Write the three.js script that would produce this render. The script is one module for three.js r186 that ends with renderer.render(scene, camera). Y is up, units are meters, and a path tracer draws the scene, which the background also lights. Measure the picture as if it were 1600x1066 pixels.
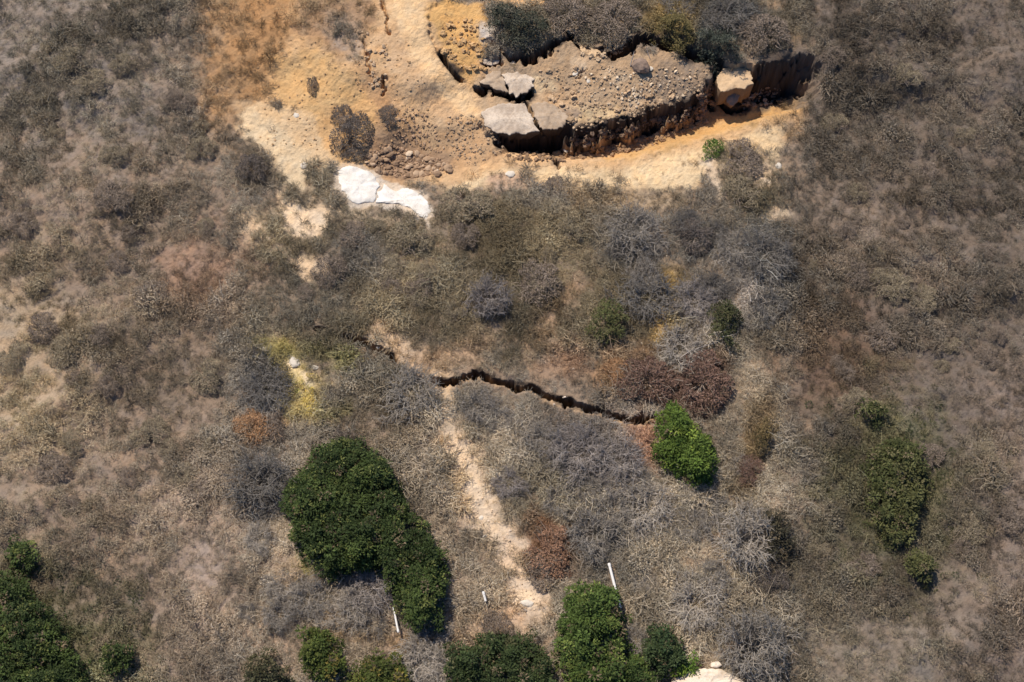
import * as THREE from 'three';
import { Sky } from 'three/addons/objects/Sky.js';
import { mergeGeometries } from 'three/addons/utils/BufferGeometryUtils.js';

// ------------------------------------------------------------------ camera, sky, sun, exposure
const W = 1600, HGT = 1066, FOV = 30, PITCH = 65 * Math.PI / 180, DIST = 50;
const scene = new THREE.Scene();
const camera = new THREE.PerspectiveCamera(FOV, W / HGT, 0.5, 900);
camera.position.set(0, DIST * Math.sin(PITCH), DIST * Math.cos(PITCH));
camera.lookAt(0, 0, 0);
camera.updateMatrixWorld(true);
const renderer = new THREE.WebGLRenderer({ antialias: true });
renderer.setSize(1024, 682);
renderer.toneMapping = THREE.LinearToneMapping;
renderer.toneMappingExposure = 1.07;
renderer.shadowMap.enabled = true;

const SUN = new THREE.Vector3(-0.46, 1.12, -0.66).normalize();
const sky = new Sky();
sky.name = 'sky'; sky.userData.kind = 'structure';
sky.scale.setScalar(800);
sky.material.uniforms.sunPosition.value.copy(SUN);
sky.material.uniforms.turbidity.value = 3;
sky.material.uniforms.rayleigh.value = 1.2;
sky.material.uniforms.mieCoefficient.value = 0.004;
scene.add(sky);
scene.environmentIntensity = 0.11;
const sun = new THREE.DirectionalLight(0xfff1de, 4.6);
sun.name = 'sun';
sun.position.copy(SUN).multiplyScalar(120);
sun.castShadow = true;
sun.shadow.mapSize.set(4096, 4096);
Object.assign(sun.shadow.camera, { left: -34, right: 34, top: 30, bottom: -30, near: 10, far: 260 });
scene.add(sun); scene.add(sun.target);

// ------------------------------------------------------------------ helpers
let seed = 1;
const rnd = () => { seed = (seed + 0x6D2B79F5) | 0; let t = Math.imul(seed ^ (seed >>> 15), 1 | seed); t = (t + Math.imul(t ^ (t >>> 7), 61 | t)) ^ t; return ((t ^ (t >>> 14)) >>> 0) / 4294967296; };
const R = (a, b) => a + (b - a) * rnd();
const clamp = (x, a = 0, b = 1) => x < a ? a : x > b ? b : x;
const sstep = (a, b, x) => { const t = clamp((x - a) / (b - a)); return t * t * (3 - 2 * t); };
const lerp = (a, b, t) => a + (b - a) * t;
const PERM = new Uint8Array(512); { seed = 77; const p = [...Array(256).keys()]; for (let i = 255; i > 0; i--) { const j = Math.floor(rnd() * (i + 1)); [p[i], p[j]] = [p[j], p[i]]; } for (let i = 0; i < 512; i++) PERM[i] = p[i & 255]; }
function noise(x, y) {                                    // value noise, -1..1
  const xi = Math.floor(x), yi = Math.floor(y); let u = x - xi, v = y - yi;
  u = u * u * (3 - 2 * u); v = v * v * (3 - 2 * v);
  const a = PERM[xi & 255], b = PERM[(xi + 1) & 255], yy = yi & 255, y1 = (yi + 1) & 255;
  const n00 = PERM[a + yy], n10 = PERM[b + yy], n01 = PERM[a + y1], n11 = PERM[b + y1];
  return ((n00 + (n10 - n00) * u) * (1 - v) + (n01 + (n11 - n01) * u) * v) / 127.5 - 1;
}
const fbm = (x, y, o = 4) => { let s = 0, a = 0.5, t = 0; for (let i = 0; i < o; i++) { s += a * noise(x, y); t += a; a *= 0.5; x = x * 2.03 + 17.1; y = y * 2.03 + 5.7; } return s / t; };
const lin = (r, g, b) => { const f = (c) => { c /= 255; return c <= 0.04045 ? c / 12.92 : ((c + 0.055) / 1.055) ** 2.4; }; return [f(r), f(g), f(b)]; };

// a pixel of the 1600 x 1066 view -> the place on the level y = h that it looks at
const camP = camera.position, fwd = new THREE.Vector3().sub(camP).normalize(), rightV = new THREE.Vector3(1, 0, 0), upV = new THREE.Vector3().crossVectors(rightV, fwd).normalize();
const TH = Math.tan(FOV * Math.PI / 360);
function at(px, py, h = 0) {
  const sx = (px - W / 2) / (HGT / 2) * TH, sy = (HGT / 2 - py) / (HGT / 2) * TH;
  const d = fwd.clone().addScaledVector(rightV, sx).addScaledVector(upV, sy);
  const t = (h - camP.y) / d.y;
  return [camP.x + d.x * t, camP.z + d.z * t];
}
const poly = (list, h = 0) => list.map(([x, y, hh]) => at(x, y, hh ?? h));
const bboxOf = (p, m) => { let a = 1e9, b = 1e9, c = -1e9, d = -1e9; for (const [x, z] of p) { a = Math.min(a, x); b = Math.min(b, z); c = Math.max(c, x); d = Math.max(d, z); } return [a - m, b - m, c + m, d + m]; };
function segD(x, z, a, b) { const dx = b[0] - a[0], dz = b[1] - a[1]; const t = clamp(((x - a[0]) * dx + (z - a[1]) * dz) / (dx * dx + dz * dz + 1e-9)); return Math.hypot(x - a[0] - dx * t, z - a[1] - dz * t); }
function sd(p, x, z) {                                    // signed distance to a polygon, negative inside
  let d = 1e9, c = false;
  for (let i = 0, j = p.length - 1; i < p.length; j = i++) {
    const a = p[i], b = p[j]; d = Math.min(d, segD(x, z, a, b));
    if ((a[1] > z) !== (b[1] > z) && x < (b[0] - a[0]) * (z - a[1]) / (b[1] - a[1]) + a[0]) c = !c;
  }
  return c ? -d : d;
}
function lineD(p, x, z) { let d = 1e9, w = 1, n = p.length - 1; for (let i = 0; i < n; i++) { const e = segD(x, z, p[i], p[i + 1]); if (e < d) { d = e; w = i / n; } } return [d, w]; }
const used = {};
function numbered(name) { const n = used[name] = (used[name] ?? -1) + 1; return n ? name + '_' + String(n).padStart(3, '0') : name; }
function tag(o, label, category, group, kind) { if (label) o.userData.label = label; if (category) o.userData.category = category; if (group) o.userData.group = group; if (kind) o.userData.kind = kind; return o; }
const shade = (o) => o.traverse((m) => { if (m.isMesh) { m.castShadow = true; m.receiveShadow = true; } });
function base(name, x, y, z, turn = 0) { const o = new THREE.Group(); o.name = numbered(name); o.position.set(x, y, z); o.rotation.y = turn; scene.add(o); return o; }
function child(name, g, m, parent) { const o = new THREE.Mesh(g, m); o.name = name; parent.add(o); return o; }
const std = (rgb, rough = 0.95, more = {}) => new THREE.MeshPhysicalMaterial({ color: new THREE.Color().setRGB(...rgb), roughness: rough, specularIntensity: 0.35, side: THREE.DoubleSide, ...more });

// ------------------------------------------------------------------ shape of the ground
// broad levels, px, py and height, blended smoothly
const CTRL = [
  [200, 100, 0.3], [-200, 500, 0], [200, 900, 0], [380, 200, 0.1], [400, 60, 0.5], [450, 150, 0.25], [500, 30, 0.8], [560, 80, 0.7], [560, 200, 0], [640, 20, 1.0], [650, 110, 0.75],
  [700, 180, 0.1], [640, 250, -0.45], [600, 180, 0.2], [720, 240, -0.15], [765, 225, -0.1], [800, 20, 1.0], [950, 20, 1.0], [1120, 30, 1.0], [1300, 20, 0.7], [1500, 60, 0.5], [1300, 240, 0.1], [1500, 250, 0.1],
  [1100, 260, 0], [950, 290, 0], [820, 280, 0], [680, 310, 0], [560, 310, 0], [450, 300, 0], [600, 400, 0.05], [900, 400, 0.05], [1150, 400, 0], [700, 550, 0.1], [950, 560, 0.12], [1150, 560, 0],
  [500, 620, 0], [800, 680, -0.05], [1150, 720, 0], [450, 850, 0], [800, 850, -0.1], [1100, 900, 0], [600, 1000, 0], [900, 1040, -0.1], [1600, 600, 0], [1500, 900, 0], [0, 600, 0],
].map(([x, y, h]) => [...at(x, y, h), h]);
function broad(x, z) { let s = 0, w = 0; for (const c of CTRL) { const d = (x - c[0]) ** 2 + (z - c[1]) ** 2 + 0.3, k = 1 / (d * d); s += k * c[2]; w += k; } return s / w; }

const PH = 0.85;                                           // the upper bank stands this high
const TRENCH = poly([[772, 250], [800, 248], [870, 257], [950, 258], [1010, 246], [1060, 232], [1110, 218], [1160, 205], [1222, 190], [1262, 178], [1300, 150], [1285, 110], [1225, 100], [1100, 90], [900, 90], [820, 170], [785, 205], [776, 225]], -0.2);
const BLOCK = poly([[668, 30], [676, 62], [690, 92], [712, 112], [738, 130], [748, 138], [752, 160], [748, 185], [760, 198], [785, 203], [850, 192], [884, 190], [886, 206], [890, 215], [924, 204], [932, 208], [950, 196], [985, 193], [1000, 180], [1030, 168], [1062, 176], [1082, 160], [1100, 148], [1112, 128], [1122, 100], [1118, 60], [1000, 40], [900, 30], [800, 10], [700, 8]], 0.35);
const PLATEAU = poly([[790, 76], [818, 84], [850, 74], [872, 66], [888, 56], [905, 76], [930, 84], [945, 78], [968, 74], [988, 62], [1012, 55], [1040, 60], [1075, 76], [1100, 84], [1118, 92], [1130, 98], [1170, 98], [1192, 110], [1225, 94], [1280, 80], [1420, 40], [1500, -250], [700, -250], [745, -20], [762, 30], [772, 60]], PH);
const jag = (x, z, a = 0.16) => a * (noise(x * 2.3, z * 2.3) + 0.6 * noise(x * 5.5 + 9, z * 5.5) + 0.35 * noise(x * 11 + 3, z * 11));
// open cracks, and slots carved to deepen shade at wall feet: px line, height of the ground there, half width m, depth m
const CRACKS_SLOTS = [
  [[[494, 512], [520, 519], [545, 530], [562, 533], [580, 545], [604, 552], [612, 558]], 0.05, 0.12, 0.9],
  [[[680, 598], [702, 598], [725, 590], [742, 589], [741, 583], [760, 588], [785, 597], [820, 602], [838, 607], [850, 616], [872, 624], [905, 633], [925, 640], [948, 645], [975, 656], [992, 659], [1020, 655]], 0.1, 0.085, 1.3],
  [[[752, 138], [775, 136], [800, 148], [815, 152], [826, 143]], 0.3, 0.2, 0.9],
  [[[823, 158], [832, 180], [845, 205]], 0.35, 0.055, 0.6],
  [[[688, 88], [700, 108], [712, 118], [722, 124]], 0.4, 0.085, 0.7], [[[672, 60], [680, 76], [690, 95]], 0.5, 0.06, 0.15],
  [[[762, 72], [778, 80], [790, 92], [800, 98]], 0.4, 0.1, 0.5], [[[758, 101], [772, 103], [782, 96]], 0.35, 0.1, 0.5],
  [[[820, 104], [835, 103]], 0.35, 0.16, 0.6], [[[905, 124], [918, 117]], 0.35, 0.05, 0.3],
  [[[864, 238], [868, 250], [872, 264]], 0, 0.04, 0.5],
  [[[592, -10], [600, 15], [606, 50]], 0.9, 0.03, 0.35], [[[564, 62], [572, 80], [578, 118]], 0.6, 0.035, 0.25], [[[606, 130], [600, 140], [597, 148]], 0.3, 0.05, 0.6],
  [[[800, 101], [850, 93], [886, 74]], 0.3, 0.13, 0.8], [[[890, 66], [912, 92], [942, 92]], 0.3, 0.11, 0.8], [[[958, 98], [985, 82], [1005, 72], [1050, 84], [1080, 98], [1112, 106]], 0.3, 0.3, 0.7],  // slots added along the foot of the upper bank to darken it
  [[[785, 222], [830, 216], [882, 212]], -0.3, 0.34, 0.9], [[[892, 222], [922, 216], [938, 208]], -0.3, 0.24, 0.7], [[[955, 206], [995, 196], [1030, 184], [1066, 180], [1090, 166]], -0.3, 0.2, 0.8], [[[1110, 150], [1122, 118]], -0.2, 0.16, 0.7],  // slots added under the block edge so its foot falls dark
  [[[1132, 150], [1146, 162], [1165, 156]], -0.3, 0.16, 0.6], [[[1188, 138], [1222, 132], [1255, 118]], -0.3, 0.4, 0.8],
].map(([p, h, w, d]) => { const q = poly(p, h); return { q, w, d, bb: bboxOf(q, w * 3 + 0.3) }; });
const inbb = (b, x, z) => x > b[0] && z > b[1] && x < b[2] && z < b[3];
const bbT = bboxOf(TRENCH, 1), bbB = bboxOf(BLOCK, 1), bbP = bboxOf(PLATEAU, 1);
function shape(x, z) {
  let h = broad(x, z) + 0.10 * fbm(x * 0.35, z * 0.35, 3) + 0.05 * fbm(x * 1.4 + 4, z * 1.4, 3) + 0.02 * noise(x * 6, z * 6) + 0.7 * sstep(11.5, 17, Math.abs(x)) * fbm(x * 0.22 + 9, z * 0.3 + 2, 4);
  if (inbb(bbT, x, z)) { const d = sd(TRENCH, x, z) + jag(x, z, 0.1); if (d < 0) h = lerp(h, -1.05 + 0.12 * fbm(x * 2, z * 2, 3), sstep(0, 1.0, -d) * 0.9); }
  if (inbb(bbB, x, z)) { const d = sd(BLOCK, x, z) + jag(x, z, 0.15); if (d < 0.2) h = lerp(h + 0.08 * Math.max(0, fbm(x * 5, z * 5, 3)) * sstep(0.5, 0.1, d), Math.max(0.18, broad(x, z) - 0.05) + 0.1 * fbm(x * 0.8, z * 0.8, 3) + 0.035 * fbm(x * 4, z * 4, 3), sstep(0.17, -0.05, d + 0.09 * noise(x * 9, z * 9))); }
  if (inbb(bbP, x, z)) { const d = sd(PLATEAU, x, z) + jag(x, z, 0.15); if (d < 0.2) h = lerp(h, PH + 0.12 * fbm(x * 0.7, z * 0.7, 3), sstep(0.17, -0.05, d + 0.09 * noise(x * 9, z * 9)) * sstep(12.3, 11.5, x)); }
  for (const c of CRACKS_SLOTS) if (inbb(c.bb, x, z)) {
    const n = 0.1 * noise(x * 3.1, z * 3.1) + 0.09 * noise(x * 7, z * 7) + 0.05 * noise(x * 15, z * 15), [d0] = lineD(c.q, x + n, z + n * 1.3), w = c.w * (0.85 + 0.4 * noise(x * 2.7 + 40, z * 2.7));
    if (d0 < w + 0.05) h -= c.d * sstep(w + 0.05, w - 0.04, d0);
  }
  return h;
}

// ------------------------------------------------------------------ what grows and lies where (a map of the place, 0.1 m cells)
const MX0 = -27, MZ0 = -21, CELL = 0.1, MW = 540, MH = 380, NL = 10;       // soil rgb, plant rgb, twigs, scrub, grass, leaves
const map = new Float32Array(MW * MH * NL);
const SO = 0, BC = 3, TW = 6, SC = 7, GR = 8, GC = 9;
const props = (o) => { const e = []; if (o.so) o.so.forEach((v, i) => e.push([SO + i, v])); if (o.bc) o.bc.forEach((v, i) => e.push([BC + i, v])); for (const [k, i] of [['tw', TW], ['sc', SC], ['gr', GR], ['gc', GC]]) if (o[k] !== undefined) e.push([i, o[k]]); return e; };
function stroke(dist, bb, feather, o, a = 1) {
  const e = props(o), x0 = Math.max(0, Math.floor((bb[0] - MX0) / CELL)), x1 = Math.min(MW - 1, Math.ceil((bb[2] - MX0) / CELL)), z0 = Math.max(0, Math.floor((bb[1] - MZ0) / CELL)), z1 = Math.min(MH - 1, Math.ceil((bb[3] - MZ0) / CELL));
  for (let j = z0; j <= z1; j++) for (let i = x0; i <= x1; i++) {
    const x = MX0 + i * CELL, z = MZ0 + j * CELL, w = feather * 0.9;
    const d = dist(x, z) + w * (fbm(x * 1.1 + 31, z * 1.1, 3) + 0.5 * noise(x * 3.7, z * 3.7 + 8)), k = sstep(feather, -feather, d) * a;
    if (k > 0.003) { const b = (j * MW + i) * NL; for (const [n, v] of e) map[b + n] += (v - map[b + n]) * k; }
  }
}
const P = (list, f, o, h = 0, a = 1) => { const p = poly(list, h); stroke((x, z) => sd(p, x, z), bboxOf(p, f * 2.5), f, o, a); };
const L = (list, w, f, o, h = 0, a = 1) => { const p = poly(list, h); stroke((x, z) => lineD(p, x, z)[0] - w, bboxOf(p, w + f * 2.5), f, o, a); };
const E = (cx, cy, rx, ry, f, o, h = 0, a = 1) => P([...Array(16).keys()].map((i) => [cx + rx * Math.cos(i * Math.PI / 8), cy + ry * Math.sin(i * Math.PI / 8)]), f, o, h, a);

const SAND = [0.58, 0.37, 0.19], PALE = [0.62, 0.485, 0.345], ORANGE = [0.50, 0.285, 0.115], BROWN = [0.24, 0.15, 0.085], DUST = [0.36, 0.26, 0.175], DARKSOIL = [0.17, 0.115, 0.075];
const B_OLIVE = [0.25, 0.205, 0.145], B_GREY = [0.27, 0.235, 0.205], B_TAUPE = [0.40, 0.34, 0.278], B_LAV = [0.32, 0.28, 0.265], B_DARK = [0.15, 0.13, 0.115], B_RED = [0.26, 0.145, 0.09];
for (let k = 0; k < MW * MH; k++) map.set([0.25, 0.185, 0.13, ...B_GREY, 0.7, 0.7, 0.4, 0], k * NL);
// lower slope, top to bottom
P([[378, 330], [560, 320], [940, 330], [1222, 340], [1222, 560], [378, 560]], 1.2, { so: [0.24, 0.18, 0.125], bc: B_OLIVE, tw: 0.7, sc: 0.9, gr: 0.3 });
E(1040, 370, 110, 60, 0.8, { bc: [0.235, 0.215, 0.20], tw: 1, sc: 0.5 });
E(1190, 430, 60, 90, 0.8, { bc: [0.25, 0.235, 0.225], tw: 1, sc: 0.5 });
E(1130, 480, 60, 60, 0.8, { bc: B_LAV, tw: 1, sc: 0.3 });
P([[1130, 540], [1222, 500], [1222, 760], [1130, 740]], 1, { so: [0.33, 0.245, 0.165], bc: B_TAUPE, tw: 0.8, sc: 0.5, gr: 0.7 });
P([[640, 640], [1222, 690], [1222, 1066], [880, 1066], [860, 900], [780, 800]], 1, { so: [0.31, 0.23, 0.165], bc: B_TAUPE, tw: 1, sc: 0.5, gr: 0.4 });
E(920, 705, 110, 60, 0.9, { bc: B_LAV, tw: 1, sc: 0.4 });
E(860, 770, 90, 60, 0.8, { bc: [0.25, 0.215, 0.17], tw: 0.9, sc: 0.8 });
E(940, 840, 60, 60, 0.8, { bc: [0.26, 0.235, 0.215], tw: 1, sc: 0.4 });
P([[378, 780], [640, 640], [760, 800], [830, 960], [830, 1066], [378, 1066]], 1, { so: [0.33, 0.245, 0.18], bc: [0.365, 0.305, 0.25], tw: 0.9, sc: 0.5, gr: 0.6 });
E(620, 600, 90, 60, 0.8, { bc: [0.23, 0.20, 0.165], sc: 0.9, tw: 0.8 });
E(600, 650, 70, 40, 0.8, { bc: [0.33, 0.27, 0.21], sc: 0.7 });
E(470, 470, 90, 50, 0.8, { bc: [0.20, 0.175, 0.145] });
E(560, 400, 60, 40, 0.7, { bc: [0.24, 0.215, 0.195], tw: 1 });
E(790, 370, 110, 60, 0.8, { bc: [0.235, 0.19, 0.13], sc: 1 });
E(700, 430, 60, 40, 0.7, { bc: [0.25, 0.21, 0.155], sc: 1 });
E(840, 500, 60, 50, 0.7, { bc: [0.19, 0.16, 0.12], sc: 0.9 });
L([[900, 440], [860, 490], [840, 540]], 0.4, 0.5, { so: [0.36, 0.24, 0.15], bc: [0.33, 0.24, 0.16], tw: 0.4, sc: 0.4 });
L([[1050, 430], [1040, 480], [1025, 530]], 0.36, 0.3, { so: [0.48, 0.32, 0.14], bc: [0.40, 0.28, 0.12], tw: 0.05, sc: 0.25, gr: 0.8 });
P([[940, 545], [990, 535], [1050, 545], [980, 570], [960, 620], [930, 600]], 0.4, { so: [0.36, 0.225, 0.13], bc: [0.30, 0.205, 0.135], tw: 0.5, sc: 0.6, gr: 0.3 });
P([[985, 555], [1050, 575], [1130, 540], [1140, 580], [1125, 640], [1060, 650], [1000, 630]], 0.4, { so: [0.16, 0.10, 0.07], bc: [0.15, 0.10, 0.075], tw: 0.9, sc: 0.9, gr: 0.1 });
E(880, 570, 40, 18, 0.5, { so: [0.33, 0.21, 0.13], bc: [0.32, 0.21, 0.15] });
E(850, 850, 55, 40, 0.6, { so: [0.28, 0.16, 0.10], bc: B_RED, tw: 0.8, sc: 0.9 });
E(1010, 690, 25, 40, 0.4, { so: [0.36, 0.22, 0.15], bc: [0.34, 0.20, 0.14], tw: 0.6, sc: 0.6 });
L([[1195, 640], [1180, 700], [1160, 750]], 0.5, 0.4, { bc: [0.19, 0.14, 0.085], so: [0.22, 0.15, 0.09], sc: 1, tw: 0.5 });
E(410, 660, 35, 30, 0.5, { so: [0.45, 0.24, 0.10], bc: [0.29, 0.175, 0.10], tw: 0.6, sc: 0.7 });
E(405, 610, 50, 45, 0.5, { bc: [0.24, 0.225, 0.22], tw: 1, sc: 0.4 });
E(405, 760, 45, 60, 0.5, { bc: [0.21, 0.20, 0.205], tw: 1, sc: 0.4 });
E(580, 925, 60, 30, 0.5, { bc: B_LAV, tw: 1, sc: 0.3 });
E(660, 1040, 40, 25, 0.4, { bc: [0.38, 0.35, 0.34], tw: 1, sc: 0.2 });
E(1180, 1010, 50, 55, 0.5, { bc: [0.28, 0.26, 0.255], tw: 1, sc: 0.2 });
// footpath and bare spots
L([[590, 512], [630, 545], [665, 580], [690, 596]], 0.45, 0.3, { so: [0.52, 0.38, 0.25], bc: [0.40, 0.29, 0.19], tw: 0.05, sc: 0.12, gr: 0.2 });
L([[660, 560], [730, 555], [760, 530]], 0.4, 0.5, { so: [0.38, 0.27, 0.18], bc: [0.36, 0.26, 0.18], tw: 0.45, sc: 0.5 });
L([[692, 610], [702, 650], [714, 700]], 0.5, 0.35, { so: [0.54, 0.40, 0.26], tw: 0.05, sc: 0.12, gr: 0.2 });
L([[712, 690], [725, 735], [748, 775], [768, 810], [792, 850], [805, 890]], 0.7, 0.55, { so: PALE, bc: [0.42, 0.33, 0.23], tw: 0.05, sc: 0.1, gr: 0.25 });
L([[720, 715], [740, 760], [760, 800], [790, 850]], 0.3, 0.35, { so: [0.64, 0.50, 0.35], tw: 0.03, sc: 0.06, gr: 0.1 });
L([[800, 860], [815, 900], [830, 950]], 0.7, 0.5, { so: [0.57, 0.44, 0.315], bc: [0.40, 0.30, 0.21], tw: 0.06, sc: 0.12, gr: 0.2 });
E(818, 940, 22, 14, 0.25, { so: [0.74, 0.60, 0.43], tw: 0, sc: 0.05, gr: 0 });
L([[810, 960], [760, 985], [700, 1000]], 0.4, 0.5, { so: [0.48, 0.34, 0.23], bc: [0.40, 0.29, 0.2], tw: 0.3, sc: 0.3 });
L([[520, 975], [600, 1005], [640, 1010]], 0.35, 0.4, { so: [0.46, 0.31, 0.19], bc: [0.42, 0.30, 0.19], tw: 0.35, sc: 0.3, gr: 0.6 });
E(690, 800, 30, 30, 0.5, { so: [0.42, 0.31, 0.21], tw: 0.4 });
// yellow flowers among pale ground
L([[452, 560], [466, 600], [480, 635]], 0.6, 0.55, { so: [0.66, 0.52, 0.24], bc: [0.50, 0.39, 0.13], tw: 0.05, sc: 0.35, gr: 0.3 });
L([[412, 545], [440, 560], [500, 545], [545, 560]], 0.3, 0.45, { so: [0.34, 0.28, 0.12], bc: [0.26, 0.235, 0.11], sc: 0.6, tw: 0.4 });
L([[470, 640], [520, 650], [540, 640]], 0.2, 0.4, { so: [0.40, 0.32, 0.15], bc: [0.30, 0.265, 0.13], sc: 0.5 });
E(455, 568, 16, 13, 0.2, { so: [0.74, 0.62, 0.44], tw: 0, sc: 0.1, gr: 0 });
E(478, 590, 12, 10, 0.2, { so: [0.70, 0.58, 0.40], tw: 0, sc: 0.1, gr: 0 });
E(470, 890, 22, 14, 0.35, { so: [0.42, 0.36, 0.16], bc: [0.42, 0.37, 0.15], sc: 0.8, tw: 0.4 });
// bare sandy ground of the slide
const bare = { tw: 0, sc: 0, gr: 0 };
P([[335, 175], [440, 165], [520, 235], [560, 262], [620, 285], [700, 290], [800, 262], [870, 270], [960, 285], [1060, 290], [1110, 260], [1222, 225], [1260, 215], [1262, 120], [1000, 130], [760, 110], [600, -60], [335, -60]], 0.3, { so: SAND, bc: [0.36, 0.25, 0.15], ...bare });
P([[378, -40], [480, -40], [470, 50], [430, 120], [400, 175], [310, 190], [310, -40]], 0.7, { so: [0.38, 0.215, 0.095], bc: [0.25, 0.165, 0.095], tw: 0.08, sc: 0.28, gr: 0.25 }, 0.4);
P([[470, -40], [590, -40], [585, 40], [560, 60], [530, 100], [490, 70], [460, 50]], 0.4, { so: [0.33, 0.21, 0.12], bc: [0.25, 0.175, 0.11], tw: 0.12, sc: 0.3, gr: 0.25 }, 0.7);
P([[510, 20], [560, 40], [570, 110], [545, 95], [515, 60]], 0.3, { so: [0.34, 0.25, 0.18], bc: [0.20, 0.17, 0.14], sc: 0.4, tw: 0.3 }, 0.6);
P([[430, 90], [500, 80], [560, 130], [600, 160], [590, 230], [540, 250], [480, 230], [420, 165]], 0.5, { so: [0.56, 0.35, 0.155] }, 0.3);
P([[560, 120], [610, 130], [640, 200], [700, 240], [600, 280], [570, 230], [590, 180]], 0.4, { so: [0.42, 0.25, 0.125] }, 0);
P([[590, 60], [640, 30], [660, 110], [740, 160], [700, 200], [620, 150]], 0.5, { so: [0.52, 0.345, 0.195] }, 0.6);
P([[610, -40], [668, -20], [664, 40], [690, 100], [750, 150], [780, 170], [720, 170], [650, 100], [620, 40]], 0.3, { so: [0.68, 0.47, 0.26] }, 0.7);
P([[660, 210], [740, 190], [790, 220], [800, 245], [720, 270], [640, 260]], 0.4, { so: [0.44, 0.28, 0.15] }, -0.2);
P([[380, 205], [430, 200], [480, 250], [470, 290], [430, 280], [400, 235]], 0.3, { so: [0.62, 0.47, 0.30], tw: 0.02, sc: 0.08, gr: 0.05 });
P([[560, 200], [630, 215], [720, 245], [690, 275], [620, 285], [570, 250]], 0.25, { so: [0.30, 0.19, 0.11] }, -0.3);
// trench floor, lit scarp, pale rim
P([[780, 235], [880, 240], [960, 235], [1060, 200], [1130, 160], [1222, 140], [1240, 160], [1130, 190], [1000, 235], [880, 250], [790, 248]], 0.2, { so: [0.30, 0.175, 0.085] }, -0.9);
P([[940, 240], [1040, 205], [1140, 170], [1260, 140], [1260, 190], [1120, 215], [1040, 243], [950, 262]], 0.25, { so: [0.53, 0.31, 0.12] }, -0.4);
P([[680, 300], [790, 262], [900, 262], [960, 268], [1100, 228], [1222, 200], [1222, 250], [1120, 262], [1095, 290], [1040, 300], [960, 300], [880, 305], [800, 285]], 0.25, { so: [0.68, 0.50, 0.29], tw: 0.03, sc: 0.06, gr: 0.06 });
L([[1105, 250], [1120, 285], [1132, 315]], 0.18, 0.2, { so: PALE, tw: 0.02, sc: 0.06 });
P([[1120, 225], [1222, 245], [1222, 340], [1150, 330], [1130, 280]], 0.4, { so: [0.42, 0.31, 0.2], bc: [0.25, 0.21, 0.15], tw: 0.5, sc: 0.8, gr: 0.3 });
L([[1180, 260], [1195, 280], [1222, 285]], 0.15, 0.2, { so: PALE, tw: 0.05, sc: 0.15 });
E(1215, 330, 22, 18, 0.3, { so: [0.58, 0.43, 0.28], tw: 0.1, sc: 0.2 });
P([[450, 310], [500, 315], [520, 340], [490, 372], [465, 360], [450, 335]], 0.3, { so: [0.68, 0.53, 0.36], tw: 0.0, sc: 0.03, gr: 0.03 });
P([[440, 300], [505, 305], [528, 335], [500, 378], [462, 372], [436, 335]], 0.3, { so: [0.66, 0.51, 0.35], tw: 0.02, sc: 0.06, gr: 0.08 });
L([[388, 335], [405, 365], [430, 380]], 0.35, 0.4, { so: [0.55, 0.42, 0.28], tw: 0.06, sc: 0.15, gr: 0.15 });
E(482, 415, 28, 20, 0.3, { so: [0.62, 0.46, 0.30], tw: 0.02, sc: 0.06, gr: 0.1 });
E(390, 360, 20, 24, 0.35, { so: [0.58, 0.43, 0.28], tw: 0.05, sc: 0.12, gr: 0.1 });
L([[540, 330], [600, 345], [650, 360]], 0.25, 0.35, { so: [0.5, 0.38, 0.25], tw: 0.3, sc: 0.5 });
P([[880, 290], [960, 300], [1060, 300], [1090, 330], [980, 330], [900, 330]], 0.4, { so: [0.42, 0.31, 0.20], bc: [0.30, 0.23, 0.16], tw: 0.5, sc: 0.6, gr: 0.4 });
E(800, 285, 40, 14, 0.3, { so: [0.45, 0.31, 0.21], sc: 0.3, tw: 0.25 });
// the sunken block
P([[668, 30], [690, 92], [740, 130], [770, 60], [760, 15], [690, 10]], 0.25, { so: [0.58, 0.345, 0.13], ...bare }, 0.35);
P([[745, 50], [775, 45], [775, 75], [750, 72]], 0.2, { so: [0.50, 0.42, 0.34], ...bare }, 0.35);
P([[740, 120], [880, 70], [1000, 90], [1110, 100], [1115, 140], [1060, 180], [980, 200], [890, 220], [760, 210]], 0.25, { so: [0.43, 0.295, 0.175], bc: [0.33, 0.25, 0.16], ...bare }, 0.35);
P([[920, 140], [1000, 130], [1010, 165], [960, 190], [900, 200], [880, 170]], 0.3, { so: [0.47, 0.33, 0.20] }, 0.35);
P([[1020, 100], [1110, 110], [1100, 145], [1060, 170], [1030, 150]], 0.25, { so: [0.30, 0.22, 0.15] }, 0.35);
P([[830, 118], [870, 125], [872, 140], [835, 138]], 0.15, { so: [0.60, 0.44, 0.26] }, 0.35);
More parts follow.
